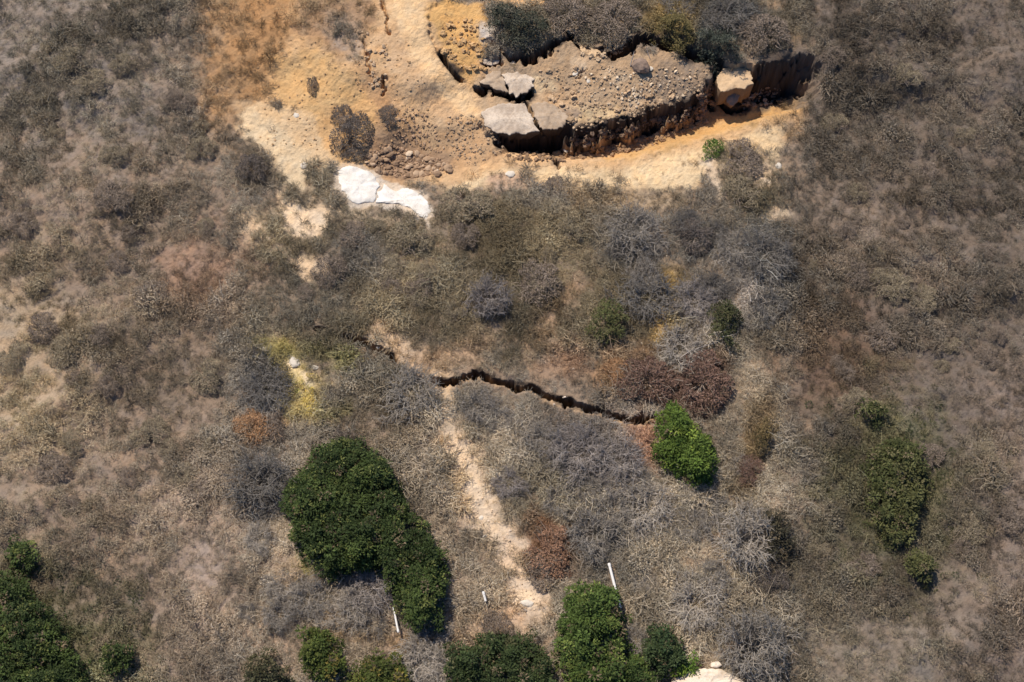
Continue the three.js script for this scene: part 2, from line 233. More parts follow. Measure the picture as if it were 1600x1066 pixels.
// brush on the upper bank
P([[760, 20], [880, 50], [930, 70], [1010, 50], [1120, 80], [1222, 90], [1400, 40], [1400, -120], [860, -120]], 0.35, { so: [0.27, 0.19, 0.12], bc: [0.225, 0.19, 0.15], tw: 0.9, sc: 0.9, gr: 0.3 }, PH);
P([[760, -60], [865, -60], [860, 8], [800, 14], [770, 6]], 0.3, { so: [0.64, 0.40, 0.19], tw: 0, sc: 0.1, gr: 0.05 }, PH);
E(1050, 30, 45, 30, 0.4, { so: [0.36, 0.24, 0.12], bc: [0.30, 0.22, 0.11], sc: 0.9 }, PH);
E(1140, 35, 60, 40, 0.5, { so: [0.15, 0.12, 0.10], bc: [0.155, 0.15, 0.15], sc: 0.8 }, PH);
E(840, 62, 18, 9, 0.2, { so: [0.48, 0.29, 0.12], sc: 0.4, tw: 0.2 }, PH);
E(395, 265, 30, 40, 0.4, { so: [0.18, 0.13, 0.09], bc: [0.17, 0.14, 0.11], tw: 0.9, sc: 0.9 });
P([[440, 240], [510, 245], [535, 290], [520, 320], [450, 310], [425, 280]], 0.35, { so: [0.36, 0.27, 0.18], bc: [0.25, 0.21, 0.16], tw: 0.4, sc: 0.7 });
P([[520, 255], [560, 250], [595, 268], [610, 285], [660, 296], [682, 330], [672, 352], [640, 335], [600, 325], [550, 325], [520, 295]], 0.12, { so: [0.55, 0.46, 0.36], tw: 0, sc: 0, gr: 0 });
P([[376, 165], [440, 172], [500, 235], [480, 260], [475, 295], [445, 285], [425, 245], [376, 205]], 0.25, { so: [0.62, 0.47, 0.29], tw: 0.02, sc: 0.05, gr: 0.05 });
P([[400, 160], [480, 175], [545, 255], [505, 262], [440, 205], [405, 185]], 0.2, { so: [0.58, 0.41, 0.235], ...bare });
P([[500, 160], [580, 170], [570, 220], [600, 262], [545, 258], [505, 225]], 0.3, { so: [0.55, 0.335, 0.15], ...bare });
for (const c of [CRACKS_SLOTS[0], CRACKS_SLOTS[1]]) { stroke((x, z) => lineD(c.q, x, z - 0.12)[0] - 0.09, bboxOf(c.q, 1), 0.1, { so: [0.44, 0.29, 0.16] }); stroke((x, z) => lineD(c.q, x, z)[0] - 0.3, bboxOf(c.q, 1.2), 0.08, { tw: 0, sc: 0, gr: 0.1 }); }  // sunlit lower lip painted along both fissures; plants kept clear
P([[1186, 104], [1232, 88], [1250, 128], [1190, 146]], 0.12, { so: [0.085, 0.062, 0.046], tw: 0, sc: 0, gr: 0 }, 0.2);  // bank face at the right end, its shade painted into the soil
E(960, 125, 22, 8, 0.15, { so: [0.52, 0.38, 0.24] }, 0.35); E(905, 108, 16, 9, 0.15, { so: [0.54, 0.40, 0.26] }, 0.35); E(930, 175, 40, 12, 0.2, { so: [0.56, 0.40, 0.22] }, 0.35); E(1075, 150, 25, 10, 0.2, { so: [0.27, 0.20, 0.14] }, 0.35); E(880, 175, 22, 7, 0.15, { so: [0.33, 0.24, 0.165] }, 0.35);
for (const c of [CRACKS_SLOTS[2], CRACKS_SLOTS[4], CRACKS_SLOTS[10], ...CRACKS_SLOTS.slice(14)]) stroke((x, z) => lineD(c.q, x, z + 0.06)[0] - c.w - 0.08, bboxOf(c.q, 1), 0.1, { so: [0.055, 0.038, 0.027], tw: 0, sc: 0, gr: 0 });  // shade at wall feet and in gaps painted into the soil colour
for (const c of [CRACKS_SLOTS[0], CRACKS_SLOTS[1]]) stroke((x, z) => lineD(c.q, x, z + 0.03)[0] - 0.1, bboxOf(c.q, 1), 0.06, { so: [0.05, 0.035, 0.025], tw: 0, sc: 0, gr: 0 });  // shade inside both fissures painted as near black soil
// either side of the strip the slope goes on under short dry turf
L([[348, -60], [348, 120], [352, 230]], 0.2, 0.8, { so: [0.33, 0.23, 0.14], bc: [0.25, 0.185, 0.125], tw: 0.12, sc: 0.3, gr: 0.3 }, 0.1, 0.7);
const turf = { tw: 0.22, sc: 0.55, gr: 0.25, gc: 0 };
P([[-600, -400], [270, -400], [280, 225], [335, 290], [345, 1400], [-600, 1400]], 1.6, { so: [0.243, 0.180, 0.131], bc: [0.239, 0.195, 0.153], ...turf });
P([[1248, -400], [2200, -400], [2200, 1400], [1255, 1400]], 1.6, { so: [0.148, 0.115, 0.089], bc: [0.148, 0.124, 0.104], ...turf });
P([[-600, -400], [300, -400], [250, 220], [-600, 260]], 2.5, { so: [0.225, 0.184, 0.149], bc: [0.225, 0.195, 0.160] });
E(20, 570, 110, 150, 2.5, { so: [0.360, 0.270, 0.180], bc: [0.324, 0.261, 0.180] });
E(310, 440, 60, 70, 1.5, { so: [0.279, 0.180, 0.122], bc: [0.243, 0.171, 0.126] });
E(240, 570, 70, 70, 1.6, { so: [0.198, 0.149, 0.108], bc: [0.189, 0.153, 0.117] });
P([[250, 750], [360, 720], [370, 1100], [280, 1100]], 1.6, { so: [0.342, 0.261, 0.203], bc: [0.315, 0.252, 0.203] });
E(1370, 360, 80, 70, 2, { so: [0.200, 0.152, 0.115], bc: [0.178, 0.141, 0.111] });
E(1300, 560, 90, 90, 1.8, { so: [0.141, 0.092, 0.063], bc: [0.126, 0.092, 0.067] });
P([[1530, 620], [1700, 560], [1700, 1100], [1500, 1100]], 2, { so: [0.207, 0.159, 0.126], bc: [0.192, 0.152, 0.126] });
P([[1240, 900], [1500, 960], [1500, 1150], [1240, 1150]], 1.6, { so: [0.200, 0.163, 0.126], bc: [0.192, 0.163, 0.126] });
E(10, 1080, 190, 190, 2.4, { so: [0.12, 0.105, 0.06], bc: [0.13, 0.125, 0.07], gc: 0.45, gr: 0.3 });
E(1400, 770, 95, 120, 2.2, { so: [0.13, 0.115, 0.065], bc: [0.14, 0.13, 0.075], gc: 0.35, gr: 0.4 });

function sampleMap(x, z, n) {
  const fx = clamp((x - MX0) / CELL, 0, MW - 1.001), fz = clamp((z - MZ0) / CELL, 0, MH - 1.001), i = Math.floor(fx), j = Math.floor(fz), u = fx - i, v = fz - j, a = (j * MW + i) * NL + n, b = a + MW * NL;
  return (map[a] * (1 - u) + map[a + NL] * u) * (1 - v) + (map[b] * (1 - u) + map[b + NL] * u) * v;
}

// ------------------------------------------------------------------ the ground
const xs = [], zs = [];
{
  const grow = (from, step, to) => { const o = []; let v = from, s = step; while (v < to) { s *= 1.35; v += s; o.push(v); } return o; };
  const outX = grow(27, 0.3, 420), outN = grow(21, 0.3, 420), outS = grow(16.5, 0.3, 420);
  for (const v of outX.slice().reverse()) xs.push(-v);
  for (let x = -27; x < -13.2; x += 0.16) xs.push(x);
  for (let x = -13.2; x < 13.2; x += 0.05) xs.push(x);
  for (let x = 13.2; x <= 27.01; x += 0.16) xs.push(x);
  xs.push(...outX);
  for (const v of outN.slice().reverse()) zs.push(-v);
  for (let z = -21; z < -18; z += 0.16) zs.push(z);
  for (let z = -18; z < -4.5; z += 0.045) zs.push(z);
  for (let z = -4.5; z < 14; z += 0.055) zs.push(z);
  for (let z = 14; z <= 16.5; z += 0.16) zs.push(z);
  zs.push(...outS);
}
const NX = xs.length, NZ = zs.length, hgt = new Float32Array(NX * NZ);
{
  const pos = new Float32Array(NX * NZ * 3), uv = new Float32Array(NX * NZ * 2), idx = new Uint32Array((NX - 1) * (NZ - 1) * 6);
  for (let j = 0, k = 0; j < NZ; j++) for (let i = 0; i < NX; i++, k++) {
    const x = xs[i], z = zs[j], h = hgt[k] = shape(x, z);
    pos[k * 3] = x; pos[k * 3 + 1] = h; pos[k * 3 + 2] = z;
    uv[k * 2] = (x - MX0) / (MW * CELL); uv[k * 2 + 1] = (z - MZ0) / (MH * CELL);
  }
  for (let j = 0, k = 0; j < NZ - 1; j++) for (let i = 0; i < NX - 1; i++) {
    const a = j * NX + i, b = a + 1, c = a + NX, d = c + 1;
    if ((i + j) & 1) { idx[k++] = a; idx[k++] = c; idx[k++] = b; idx[k++] = b; idx[k++] = c; idx[k++] = d; } else { idx[k++] = a; idx[k++] = c; idx[k++] = d; idx[k++] = a; idx[k++] = d; idx[k++] = b; }
  }
  const g = new THREE.BufferGeometry();
  g.setAttribute('position', new THREE.BufferAttribute(pos, 3)); g.setAttribute('uv', new THREE.BufferAttribute(uv, 2)); g.setIndex(new THREE.BufferAttribute(idx, 1)); g.computeVertexNormals();
  // colour of the soil: the place map, roughened at every scale, with grit and crumbs
  const TWD = 2048, THT = 1440, data = new Uint8Array(TWD * THT * 4), enc = (c) => { c = clamp(c); return 255 * (c <= 0.0031308 ? 12.92 * c : 1.055 * c ** (1 / 2.4) - 0.055); };
  seed = 5;
  for (let j = 0, k = 0; j < THT; j++) for (let i = 0; i < TWD; i++, k += 4) {
    const x = MX0 + (i + 0.5) / TWD * MW * CELL, z = MZ0 + (j + 0.5) / THT * MH * CELL;
    const w1 = noise(x * 3.3, z * 3.3), w2 = noise(x * 3.3 + 50, z * 3.3 + 20), w3 = noise(x * 9 + 7, z * 9), w4 = noise(x * 9 + 71, z * 9 + 5);
    const qx = x + 0.16 * w1 + 0.06 * w3, qz = z + 0.16 * w2 + 0.06 * w4;
    const big = fbm(x * 0.9 + 3, z * 0.9, 3), mid = w3 * 0.6 + w1 * 0.4, fine = rnd() - 0.5, fleck = rnd();
    let f = 1 + 0.13 * big + 0.12 * mid + 0.22 * fine * (0.6 + 0.6 * Math.abs(w4)), q = 0.05 * w2 + 0.03 * big;
    if (fleck > 0.992) f *= 1.25; else if (fleck < 0.012) f *= 0.72;
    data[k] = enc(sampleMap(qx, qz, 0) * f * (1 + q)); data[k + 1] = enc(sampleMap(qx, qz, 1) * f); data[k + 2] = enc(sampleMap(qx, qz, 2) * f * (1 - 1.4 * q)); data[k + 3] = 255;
  }
  const tex = new THREE.DataTexture(data, TWD, THT, THREE.RGBAFormat);
  tex.colorSpace = THREE.SRGBColorSpace; tex.magFilter = THREE.LinearFilter; tex.wrapS = tex.wrapT = THREE.MirroredRepeatWrapping; tex.needsUpdate = true;
  const BN = 1024, bd = new Uint8Array(BN * BN * 4);
  for (let j = 0, k = 0; j < BN; j++) for (let i = 0; i < BN; i++, k += 4) {
    const u = i / BN * 64, v = j / BN * 64; let s = 0;   // lattice of 64 repeats over the tile
    const wrapN = (uu, vv, m) => { const xi = Math.floor(uu), yi = Math.floor(vv); let a = uu - xi, b = vv - yi; a = a * a * (3 - 2 * a); b = b * b * (3 - 2 * b); const h = (X, Y) => PERM[PERM[((X % m) + m) % m & 255] + (((Y % m) + m) % m & 255)] / 255; return lerp(lerp(h(xi, yi), h(xi + 1, yi), a), lerp(h(xi, yi + 1), h(xi + 1, yi + 1), a), b); };
    s = 0.5 * wrapN(u, v, 64) + 0.3 * wrapN(u * 2, v * 2, 128) + 0.2 * rnd();
    bd[k] = bd[k + 1] = bd[k + 2] = 255 * s; bd[k + 3] = 255;
  }
  const bump = new THREE.DataTexture(bd, BN, BN, THREE.RGBAFormat); bump.magFilter = THREE.LinearFilter; bump.wrapS = bump.wrapT = THREE.RepeatWrapping; bump.repeat.set(MW * CELL / 7, MH * CELL / 7); bump.needsUpdate = true;
  const m = new THREE.MeshStandardMaterial({ map: tex, bumpMap: bump, bumpScale: 0.05, roughness: 0.97 });
  m.name = 'earth';
  const ground = new THREE.Mesh(g, m); ground.name = 'ground'; ground.userData.kind = 'structure'; ground.receiveShadow = ground.castShadow = true; scene.add(ground);
}
const find = (a, v) => { let lo = 0, hi = a.length - 2; while (lo < hi) { const m = (lo + hi + 1) >> 1; if (a[m] <= v) lo = m; else hi = m - 1; } return lo; };
function groundY(x, z) {
  const i = find(xs, x), j = find(zs, z), u = clamp((x - xs[i]) / (xs[i + 1] - xs[i])), v = clamp((z - zs[j]) / (zs[j + 1] - zs[j])), a = j * NX + i, b = a + NX;
  return (hgt[a] * (1 - u) + hgt[a + 1] * u) * (1 - v) + (hgt[b] * (1 - u) + hgt[b + 1] * u) * v;
}
// the place on the built ground that a pixel looks at
function spot(px, py, lift = 0) { let h = 1.6; for (let k = 0; k < 120; k++) { const [x, z] = at(px, py, h); if (groundY(x, z) + lift >= h) return [x, groundY(x, z), z]; h -= 0.03; } const [x, z] = at(px, py, 0); return [x, groundY(x, z), z]; }

// ------------------------------------------------------------------ plant pieces
class Mesher {
  constructor() { this.p = []; this.i = []; this.c = []; }
  tint(f) { for (let k = this.c.length / 3; k < this.p.length / 3; k++) this.c.push(f, f, f); }
  stick(pts, r0, r1, n = 3) {                             // a tapering n-sided stem along points
    const o = this.p.length / 3, k = pts.length;
    for (let s = 0; s < k; s++) {
      const a = pts[Math.max(0, s - 1)], b = pts[Math.min(k - 1, s + 1)], d = [b[0] - a[0], b[1] - a[1], b[2] - a[2]], l = Math.hypot(...d) || 1; d[0] /= l; d[1] /= l; d[2] /= l;
      const e = Math.abs(d[1]) < 0.9 ? [0, 1, 0] : [1, 0, 0]; let u = [d[1] * e[2] - d[2] * e[1], d[2] * e[0] - d[0] * e[2], d[0] * e[1] - d[1] * e[0]]; const ul = Math.hypot(...u); u = u.map((x) => x / ul);
      const v = [d[1] * u[2] - d[2] * u[1], d[2] * u[0] - d[0] * u[2], d[0] * u[1] - d[1] * u[0]], r = lerp(r0, r1, s / (k - 1));
      for (let q = 0; q < n; q++) { const t = q / n * 6.2832, c = Math.cos(t) * r, w = Math.sin(t) * r; this.p.push(pts[s][0] + u[0] * c + v[0] * w, pts[s][1] + u[1] * c + v[1] * w, pts[s][2] + u[2] * c + v[2] * w); }
    }
    for (let s = 0; s < k - 1; s++) for (let q = 0; q < n; q++) { const a = o + s * n + q, b = o + s * n + (q + 1) % n, c = a + n, d = b + n; this.i.push(a, b, c, b, d, c); }
  }
  leaf(x, y, z, yaw, tilt, len, wid, roll = 0) {          // a folded pointed leaf, four triangles
    const o = this.p.length / 3, cy = Math.cos(yaw), sy = Math.sin(yaw), ct = Math.cos(tilt), st = Math.sin(tilt), dir = [cy * ct, st, sy * ct], side = [-sy * Math.cos(roll), Math.sin(roll), cy * Math.cos(roll)], up = [-cy * st, ct, -sy * st];
    const q = (a, b, c) => this.p.push(x + dir[0] * a + side[0] * b + up[0] * c, y + dir[1] * a + side[1] * b + up[1] * c, z + dir[2] * a + side[2] * b + up[2] * c);
    q(0, 0, 0); q(len * 0.5, wid * 0.5, wid * 0.18); q(len, 0, -len * 0.12); q(len * 0.5, -wid * 0.5, wid * 0.18); q(len * 0.5, 0, 0);
    this.i.push(o, o + 4, o + 1, o + 1, o + 4, o + 2, o, o + 3, o + 4, o + 4, o + 3, o + 2);
  }
  blade(x, z, yaw, len, wid, lean) {
    const o = this.p.length / 3, c = Math.cos(yaw), s = Math.sin(yaw), l = len * Math.sin(lean), h = len * Math.cos(lean);
    this.p.push(x - s * wid, 0, z + c * wid, x + s * wid, 0, z - c * wid, x + c * l * 0.45 + s * wid * 0.8, h * 0.62, z + s * l * 0.45 - c * wid * 0.8, x + c * l * 0.45 - s * wid * 0.8, h * 0.62, z + s * l * 0.45 + c * wid * 0.8, x + c * l, h * 0.9, z + s * l);
    this.i.push(o, o + 1, o + 2, o, o + 2, o + 3, o + 3, o + 2, o + 4);
  }
  geo() { const g = new THREE.BufferGeometry(); this.tint(1); g.setAttribute('position', new THREE.Float32BufferAttribute(this.p, 3)); g.setAttribute('color', new THREE.Float32BufferAttribute(this.c, 3)); g.setIndex(this.i); g.computeVertexNormals(); return g; }
}
function bend(p, yaw, tilt, len, n, wob) {                // points of a wandering stem
  const o = [p]; let a = yaw, t = tilt, q = p;
  for (let i = 0; i < n; i++) { a += R(-wob, wob); t += R(-wob, wob) * 0.7; const l = len / n; q = [q[0] + Math.cos(a) * Math.cos(t) * l, Math.max(0.01, q[1] + Math.sin(t) * l), q[2] + Math.sin(a) * Math.cos(t) * l]; o.push(q); }
  return { o, a, t, q };
}
// low tangle of bare twigs, about 0.35 m across
function twigClump(s, n = 15) {
  seed = s; const m = new Mesher();
  for (let k = 0; k < n; k++) {
    const b = bend([R(-0.08, 0.08), 0, R(-0.08, 0.08)], R(0, 6.283), R(0.3, 1.2), R(0.2, 0.4), 3, 0.6); m.stick(b.o, 0.0075, 0.005); m.tint(R(0.6, 1.1));
    for (let j = 0; j < 2; j++) { const p = b.o[1 + j]; const c = bend(p, b.a + R(-1.4, 1.4), R(-0.1, 0.8), R(0.1, 0.24), 2, 0.6); m.stick(c.o, 0.006, 0.004); m.tint(R(0.65, 1.2)); }
  }
  for (let k = 0; k < 2; k++) { const b = bend([R(-0.15, 0.15), R(0.1, 0.2), R(-0.15, 0.15)], R(0, 6.283), R(0.0, 0.5), R(0.25, 0.5), 5, 0.6); m.stick(b.o, 0.007, 0.004); m.tint(R(1.0, 1.35)); }
  return m.geo();
}
function scrubClump(s, n = 62) {                          // small dead-leaved scrub
  seed = s; const m = new Mesher();
  for (let k = 0; k < 7; k++) m.stick(bend([R(-0.04, 0.04), 0, R(-0.04, 0.04)], R(0, 6.283), R(0.5, 1.3), R(0.15, 0.3), 2, 0.5).o, 0.008, 0.005);
  m.tint(1.1);
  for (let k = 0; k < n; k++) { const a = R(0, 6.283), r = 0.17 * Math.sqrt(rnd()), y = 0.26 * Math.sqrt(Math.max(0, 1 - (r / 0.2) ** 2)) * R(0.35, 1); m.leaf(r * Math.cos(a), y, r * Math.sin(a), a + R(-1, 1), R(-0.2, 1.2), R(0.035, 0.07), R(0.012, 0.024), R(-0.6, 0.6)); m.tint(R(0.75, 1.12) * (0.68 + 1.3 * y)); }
  return m.geo();
}
function grassTuft(s, n = 22, len = 0.2) { seed = s; const m = new Mesher(); for (let k = 0; k < n; k++) { m.blade(R(-0.06, 0.06), R(-0.06, 0.06), R(0, 6.283), R(0.5, 1) * len, R(0.003, 0.006), R(0.3, 1.35)); m.tint(R(0.7, 1.3)); } return m.geo(); }
function leafClump(s, n = 26, rad = 0.16, leafL = 0.1) {  // a spray of green leaves
  seed = s; const m = new Mesher();
  for (let k = 0; k < n; k++) { const a = R(0, 6.283), e = Math.asin(R(-0.15, 1)), r = rad * R(0.45, 1); m.leaf(r * Math.cos(a) * Math.cos(e), r * Math.sin(e) * 0.9, r * Math.sin(a) * Math.cos(e), a + R(-0.9, 0.9), e * 0.6 + R(-0.5, 0.4), leafL * R(0.7, 1.2), leafL * R(0.4, 0.6), R(-0.5, 0.5)); m.tint(R(0.7, 1.3)); }
  return m.geo();
}
const dryMat = () => std([1, 1, 1], 0.95, { vertexColors: true });
const M4 = new THREE.Matrix4(), QT = new THREE.Quaternion(), EU = new THREE.Euler(), V3 = new THREE.Vector3(), S3 = new THREE.Vector3(), CO = new THREE.Color();
function instanced(name, geo, mat, list, label, parent = scene) {   // list of [x, y, z, yaw, tiltX, tiltZ, scale, scaleY, r, g, b]
  const o = new THREE.InstancedMesh(geo, mat, list.length); o.name = parent === scene ? numbered(name) : name; o.userData.kind = 'stuff'; if (label) o.userData.label = label;
  list.forEach((e, i) => { QT.setFromEuler(EU.set(e[4], e[3], e[5], 'XYZ')); M4.compose(V3.set(e[0], e[1], e[2]), QT, S3.set(e[6], e[7], e[6])); o.setMatrixAt(i, M4); o.setColorAt(i, CO.setRGB(e[8], e[9], e[10])); });
  o.castShadow = o.receiveShadow = true; parent.add(o); return o;
}
function scatter(layer, perM2, x0, x1, z0, z1, each) {
  const step = 1 / Math.sqrt(perM2);
  for (let z = z0; z < z1; z += step) for (let x = x0; x < x1; x += step) {
    const px = x + R(0, step), pz = z + R(0, step); if (Math.abs(px) > 22.8 - 0.21 * pz) continue;
    const d = sampleMap(px, pz, layer), patch = 0.75 + 0.55 * fbm(px * 0.8 + 60, pz * 0.8, 2);
    if (rnd() < d * clamp(patch, 0.25, 1)) each(px, pz);
  }
}
const plantColour = (x, z, amp) => { let f = 1 + amp * (rnd() - 0.5) * 2; const t = rnd(), h = R(-0.05, 0.05); if (t > 0.985) f *= 1.25; else if (t < 0.12) f *= 0.65; f *= 1.5; return [sampleMap(x, z, 3) * f * (1 + h), sampleMap(x, z, 4) * f, sampleMap(x, z, 5) * f * 0.9 * (1 - h)]; };
const clampY = (x, z) => { const y = groundY(x, z), a = groundY(x + 0.12, z), b = groundY(x, z + 0.12), c = groundY(x - 0.12, z), d = groundY(x, z - 0.12); return Math.max(Math.abs(y - a), Math.abs(y - b), Math.abs(y - c), Math.abs(y - d)) > 0.14 ? null : y; };
{
  const kinds = [
    ['dry_twig_brush', TW, 38, 4, (k) => twigClump(100 + k), 0.24, 'tangled bare grey twigs of low dead brush covering the slope'],
    ['dead_leaf_scrub', SC, 36, 4, (k) => scrubClump(200 + k), 0.24, 'low brown scrub with small dead leaves covering the slope'],
    ['dry_grass', GR, 48, 2, (k) => grassTuft(300 + k), 0.24, 'short dry grass standing thinly between the brush'],
  ];
  const mat = dryMat(); mat.name = 'dead_plants';
  for (const [name, layer, per, n, make, amp, label] of kinds) {
    const lists = [...Array(n)].map(() => []);
    seed = layer * 991;
    scatter(layer, per, -26, 26, -19.5, 15.5, (x, z) => { const y = clampY(x, z); if (y === null) return; const q = fbm(x * 0.5 + 80, z * 0.5, 3) + 0.55 * noise(x * 1.25 + 33, z * 1.25), s = (R(0.6, 1.05) + 0.4 * rnd() ** 3) * clamp(1 + 0.75 * q, 0.55, 1.9) * (layer === GR ? 0.9 : 1); lists[Math.floor(rnd() * n)].push([x, y - 0.02, z, R(0, 6.283), R(-0.15, 0.15), R(-0.15, 0.15), s, s * R(0.6, 1.1), ...plantColour(x, z, amp).map((v) => v * clamp(1 + 0.42 * noise(x * 0.62 + 12, z * 0.62 + 70) + 0.2 * noise(x * 1.6, z * 1.6 + 15), 0.6, 1.4))]); });
    lists.forEach((l, k) => instanced(name, make(k), mat, l, label));
  }
  const l = []; seed = 4141;
  scatter(GC, 42, -26, 26, -19.5, 15.5, (x, z) => { const f = R(0.75, 1.25), w = R(-0.1, 0.1), s = R(0.6, 1.0); l.push([x, groundY(x, z), z, R(0, 6.283), R(-0.2, 0.2), R(-0.2, 0.2), s, s * 0.6, 0.045 * f * (1 + w), 0.050 * f, 0.02 * f * (1 - w)]); });
  instanced('green_ground_cover', leafClump(401, 22, 0.18, 0.09), std([1, 1, 1], 0.8), l, 'low dark green ground cover spreading over the dry turf');
}

// ------------------------------------------------------------------ green shrubs, each built to its own outline
const leafGeos = [leafClump(501, 26, 0.17, 0.10), leafClump(502, 30, 0.15, 0.085), leafClump(503, 22, 0.2, 0.115)];
const barkMat = std([0.13, 0.095, 0.07], 0.95); barkMat.name = 'bark';
const leafMat = std([1, 1, 1], 0.7, { vertexColors: true }); leafMat.name = 'leaves';
function greenShrub(name, label, outline, H, cols, opt = {}) {
  const { dens = 66, lump = 0.2, size = 1, rag = 1, group } = opt;
  const cx = outline.reduce((s, p) => s + p[0], 0) / outline.length, cy = outline.reduce((s, p) => s + p[1], 0) / outline.length, c = spot(cx, cy, H * 0.5);
  const top = poly(outline, c[1] + H * 0.45), bb = bboxOf(top, 0), o = base(name, c[0], c[1], c[2]); tag(o, label, 'shrub', group);
  const lists = [[], [], []], tips = [], step = 1 / Math.sqrt(dens), soft = Math.min(0.85, Math.min(bb[2] - bb[0], bb[3] - bb[1]) * 0.4);
  for (let z = bb[1]; z < bb[3]; z += step) for (let x = bb[0]; x < bb[2]; x += step) {
    const px = x + R(0, step), pz = z + R(0, step), d = sd(top, px, pz) + rag * (0.17 * noise(px * 2.1 + 5, pz * 2.1) + 0.2 * noise(px * 5, pz * 5)) + (rnd() < 0.08 ? -0.15 : 0); if (d > 0) continue;
    const t = clamp(-d / soft), lumps = 1 + lump * (0.6 * noise(px * 1.5 + 8, pz * 1.5) + 0.5 * noise(px * 3.4, pz * 3.4 + 3)), y = H * (1 - (1 - t) ** 3) * lumps * (1 + 0.16 * noise(px * 8, pz * 8 + 60));
    if (noise(px * 2.6 + 90, pz * 2.6) + 0.5 * noise(px * 7, pz * 7 + 40) < -0.62) continue;      // holes into the dark inside
    const g = groundY(px, pz);
    const layers = y > 0.6 ? 2 : 1;
    for (let k = 0; k < layers; k++) {
      const yy = Math.max(0.05, y * (k ? R(0.45, 0.8) : R(0.86, 1.02))), w = noise(px * 0.9 + 20, pz * 0.9), f = R(0.72, 1.28) * (1 + 0.2 * lumps - 0.2), pick = rnd(), col = pick < 0.05 ? [0.13, 0.10, 0.06] : pick > 0.91 && cols[2] ? cols[2] : w + R(-0.5, 0.5) > 0.15 ? cols[1] : cols[0], s = size * R(0.75, 1.2);
      lists[Math.floor(rnd() * 3)].push([px - c[0], g + yy - c[1], pz - c[2], R(0, 6.283), R(-0.55, 0.55), R(-0.55, 0.55), s, s * R(0.8, 1.1), col[0] * f, col[1] * f, col[2] * f]);
    }
    if (rnd() < 0.03) tips.push([px - c[0], g + y * 0.92 - c[1], pz - c[2]]);
  }
  const m = new Mesher();
  for (const q of tips.slice(0, 60)) { const n = 5, pts = [], bx = q[0] * 0.25 + R(-0.1, 0.1), bz = q[2] * 0.25 + R(-0.1, 0.1); for (let i = 0; i <= n; i++) { const t = i / n; pts.push([lerp(bx, q[0], t ** 0.8) + R(-0.05, 0.05), q[1] * t ** 1.2 - 0.05 * (1 - t), lerp(bz, q[2], t ** 0.8) + R(-0.05, 0.05)]); } m.stick(pts, 0.035, 0.012, 5); }
  if (!tips.length) m.stick([[0, -0.05, 0], [0.03, H * 0.5, 0], [0, H * 0.9, 0.02]], 0.03, 0.012, 5);
  child('stem', m.geo(), barkMat, o);
  lists.forEach((l, k) => l.length && instanced('foliage', leafGeos[k], leafMat, l, null, o));
  return o;
}
const G_DEEP = [[0.031, 0.048, 0.013], [0.052, 0.076, 0.019], [0.11, 0.125, 0.035]];
const G_BRIGHT = [[0.066, 0.102, 0.018], [0.092, 0.145, 0.024], [0.16, 0.21, 0.035]];
const G_MID = [[0.040, 0.064, 0.015], [0.060, 0.092, 0.020], [0.12, 0.15, 0.035]];
const G_OLIVE = [[0.058, 0.066, 0.022], [0.085, 0.088, 0.032], [0.14, 0.125, 0.06]];
seed = 31;
greenShrub('green_shrub', 'largest dense dark green shrub, long and tapering, beside the sandy footpath', [[520, 684], [552, 686], [585, 708], [610, 735], [632, 775], [650, 800], [668, 838], [690, 865], [702, 905], [694, 940], [690, 975], [650, 982], [628, 962], [616, 925], [600, 902], [575, 888], [535, 888], [518, 905], [495, 885], [468, 860], [455, 825], [442, 790], [455, 760], [468, 735], [490, 710]], 1.35, G_DEEP);
greenShrub('green_shrub', 'bright green leafy shrub at the right end of the ground fissure', [[1042, 630], [1056, 626], [1068, 640], [1072, 655], [1090, 665], [1092, 675], [1112, 685], [1118, 705], [1122, 735], [1112, 755], [1088, 758], [1066, 745], [1050, 732], [1028, 718], [1022, 700], [1034, 685], [1032, 668], [1030, 648]], 1.1, G_BRIGHT, { lump: 0.3, rag: 0.45 });
greenShrub('green_shrub', 'rounded mid green shrub beside the longest white pipe', [[905, 912], [935, 915], [958, 930], [972, 955], [975, 985], [980, 1015], [1000, 1035], [1020, 1060], [1000, 1090], [900, 1090], [880, 1050], [868, 1010], [878, 985], [884, 955], [888, 930]], 1.5, G_MID);
greenShrub('green_shrub', 'small dark green shrub against the right side of the rounded green shrub', [[1018, 980], [1045, 978], [1062, 995], [1075, 1020], [1068, 1045], [1030, 1058], [1005, 1040], [1000, 1010]], 0.9, [[0.026, 0.045, 0.016], [0.045, 0.066, 0.024], [0.08, 0.09, 0.04]], { lump: 0.35 });
greenShrub('green_shrub', 'small yellow green bush above the pale boulder at the bottom edge', [[1068, 1028], [1090, 1025], [1102, 1040], [1090, 1058], [1062, 1062], [1040, 1058], [1050, 1040]], 0.5, [[0.075, 0.13, 0.02], [0.13, 0.19, 0.025]], { size: 0.8 });
greenShrub('green_shrub', 'upright yellowish green shrub near the lower left corner of the brush', [[488, 985], [512, 988], [528, 1010], [534, 1040], [520, 1060], [485, 1062], [468, 1035], [474, 1005]], 1.0, [[0.045, 0.065, 0.014], [0.075, 0.092, 0.02], [0.16, 0.13, 0.03]], { lump: 0.35 });
greenShrub('green_shrub', 'yellow green shrub cut by the bottom edge, left of the grey twigs', [[600, 1028], [625, 1020], [638, 1040], [640, 1090], [540, 1090], [540, 1050], [570, 1040]], 0.9, [[0.055, 0.07, 0.015], [0.09, 0.10, 0.02], [0.17, 0.14, 0.03]], { lump: 0.35 });
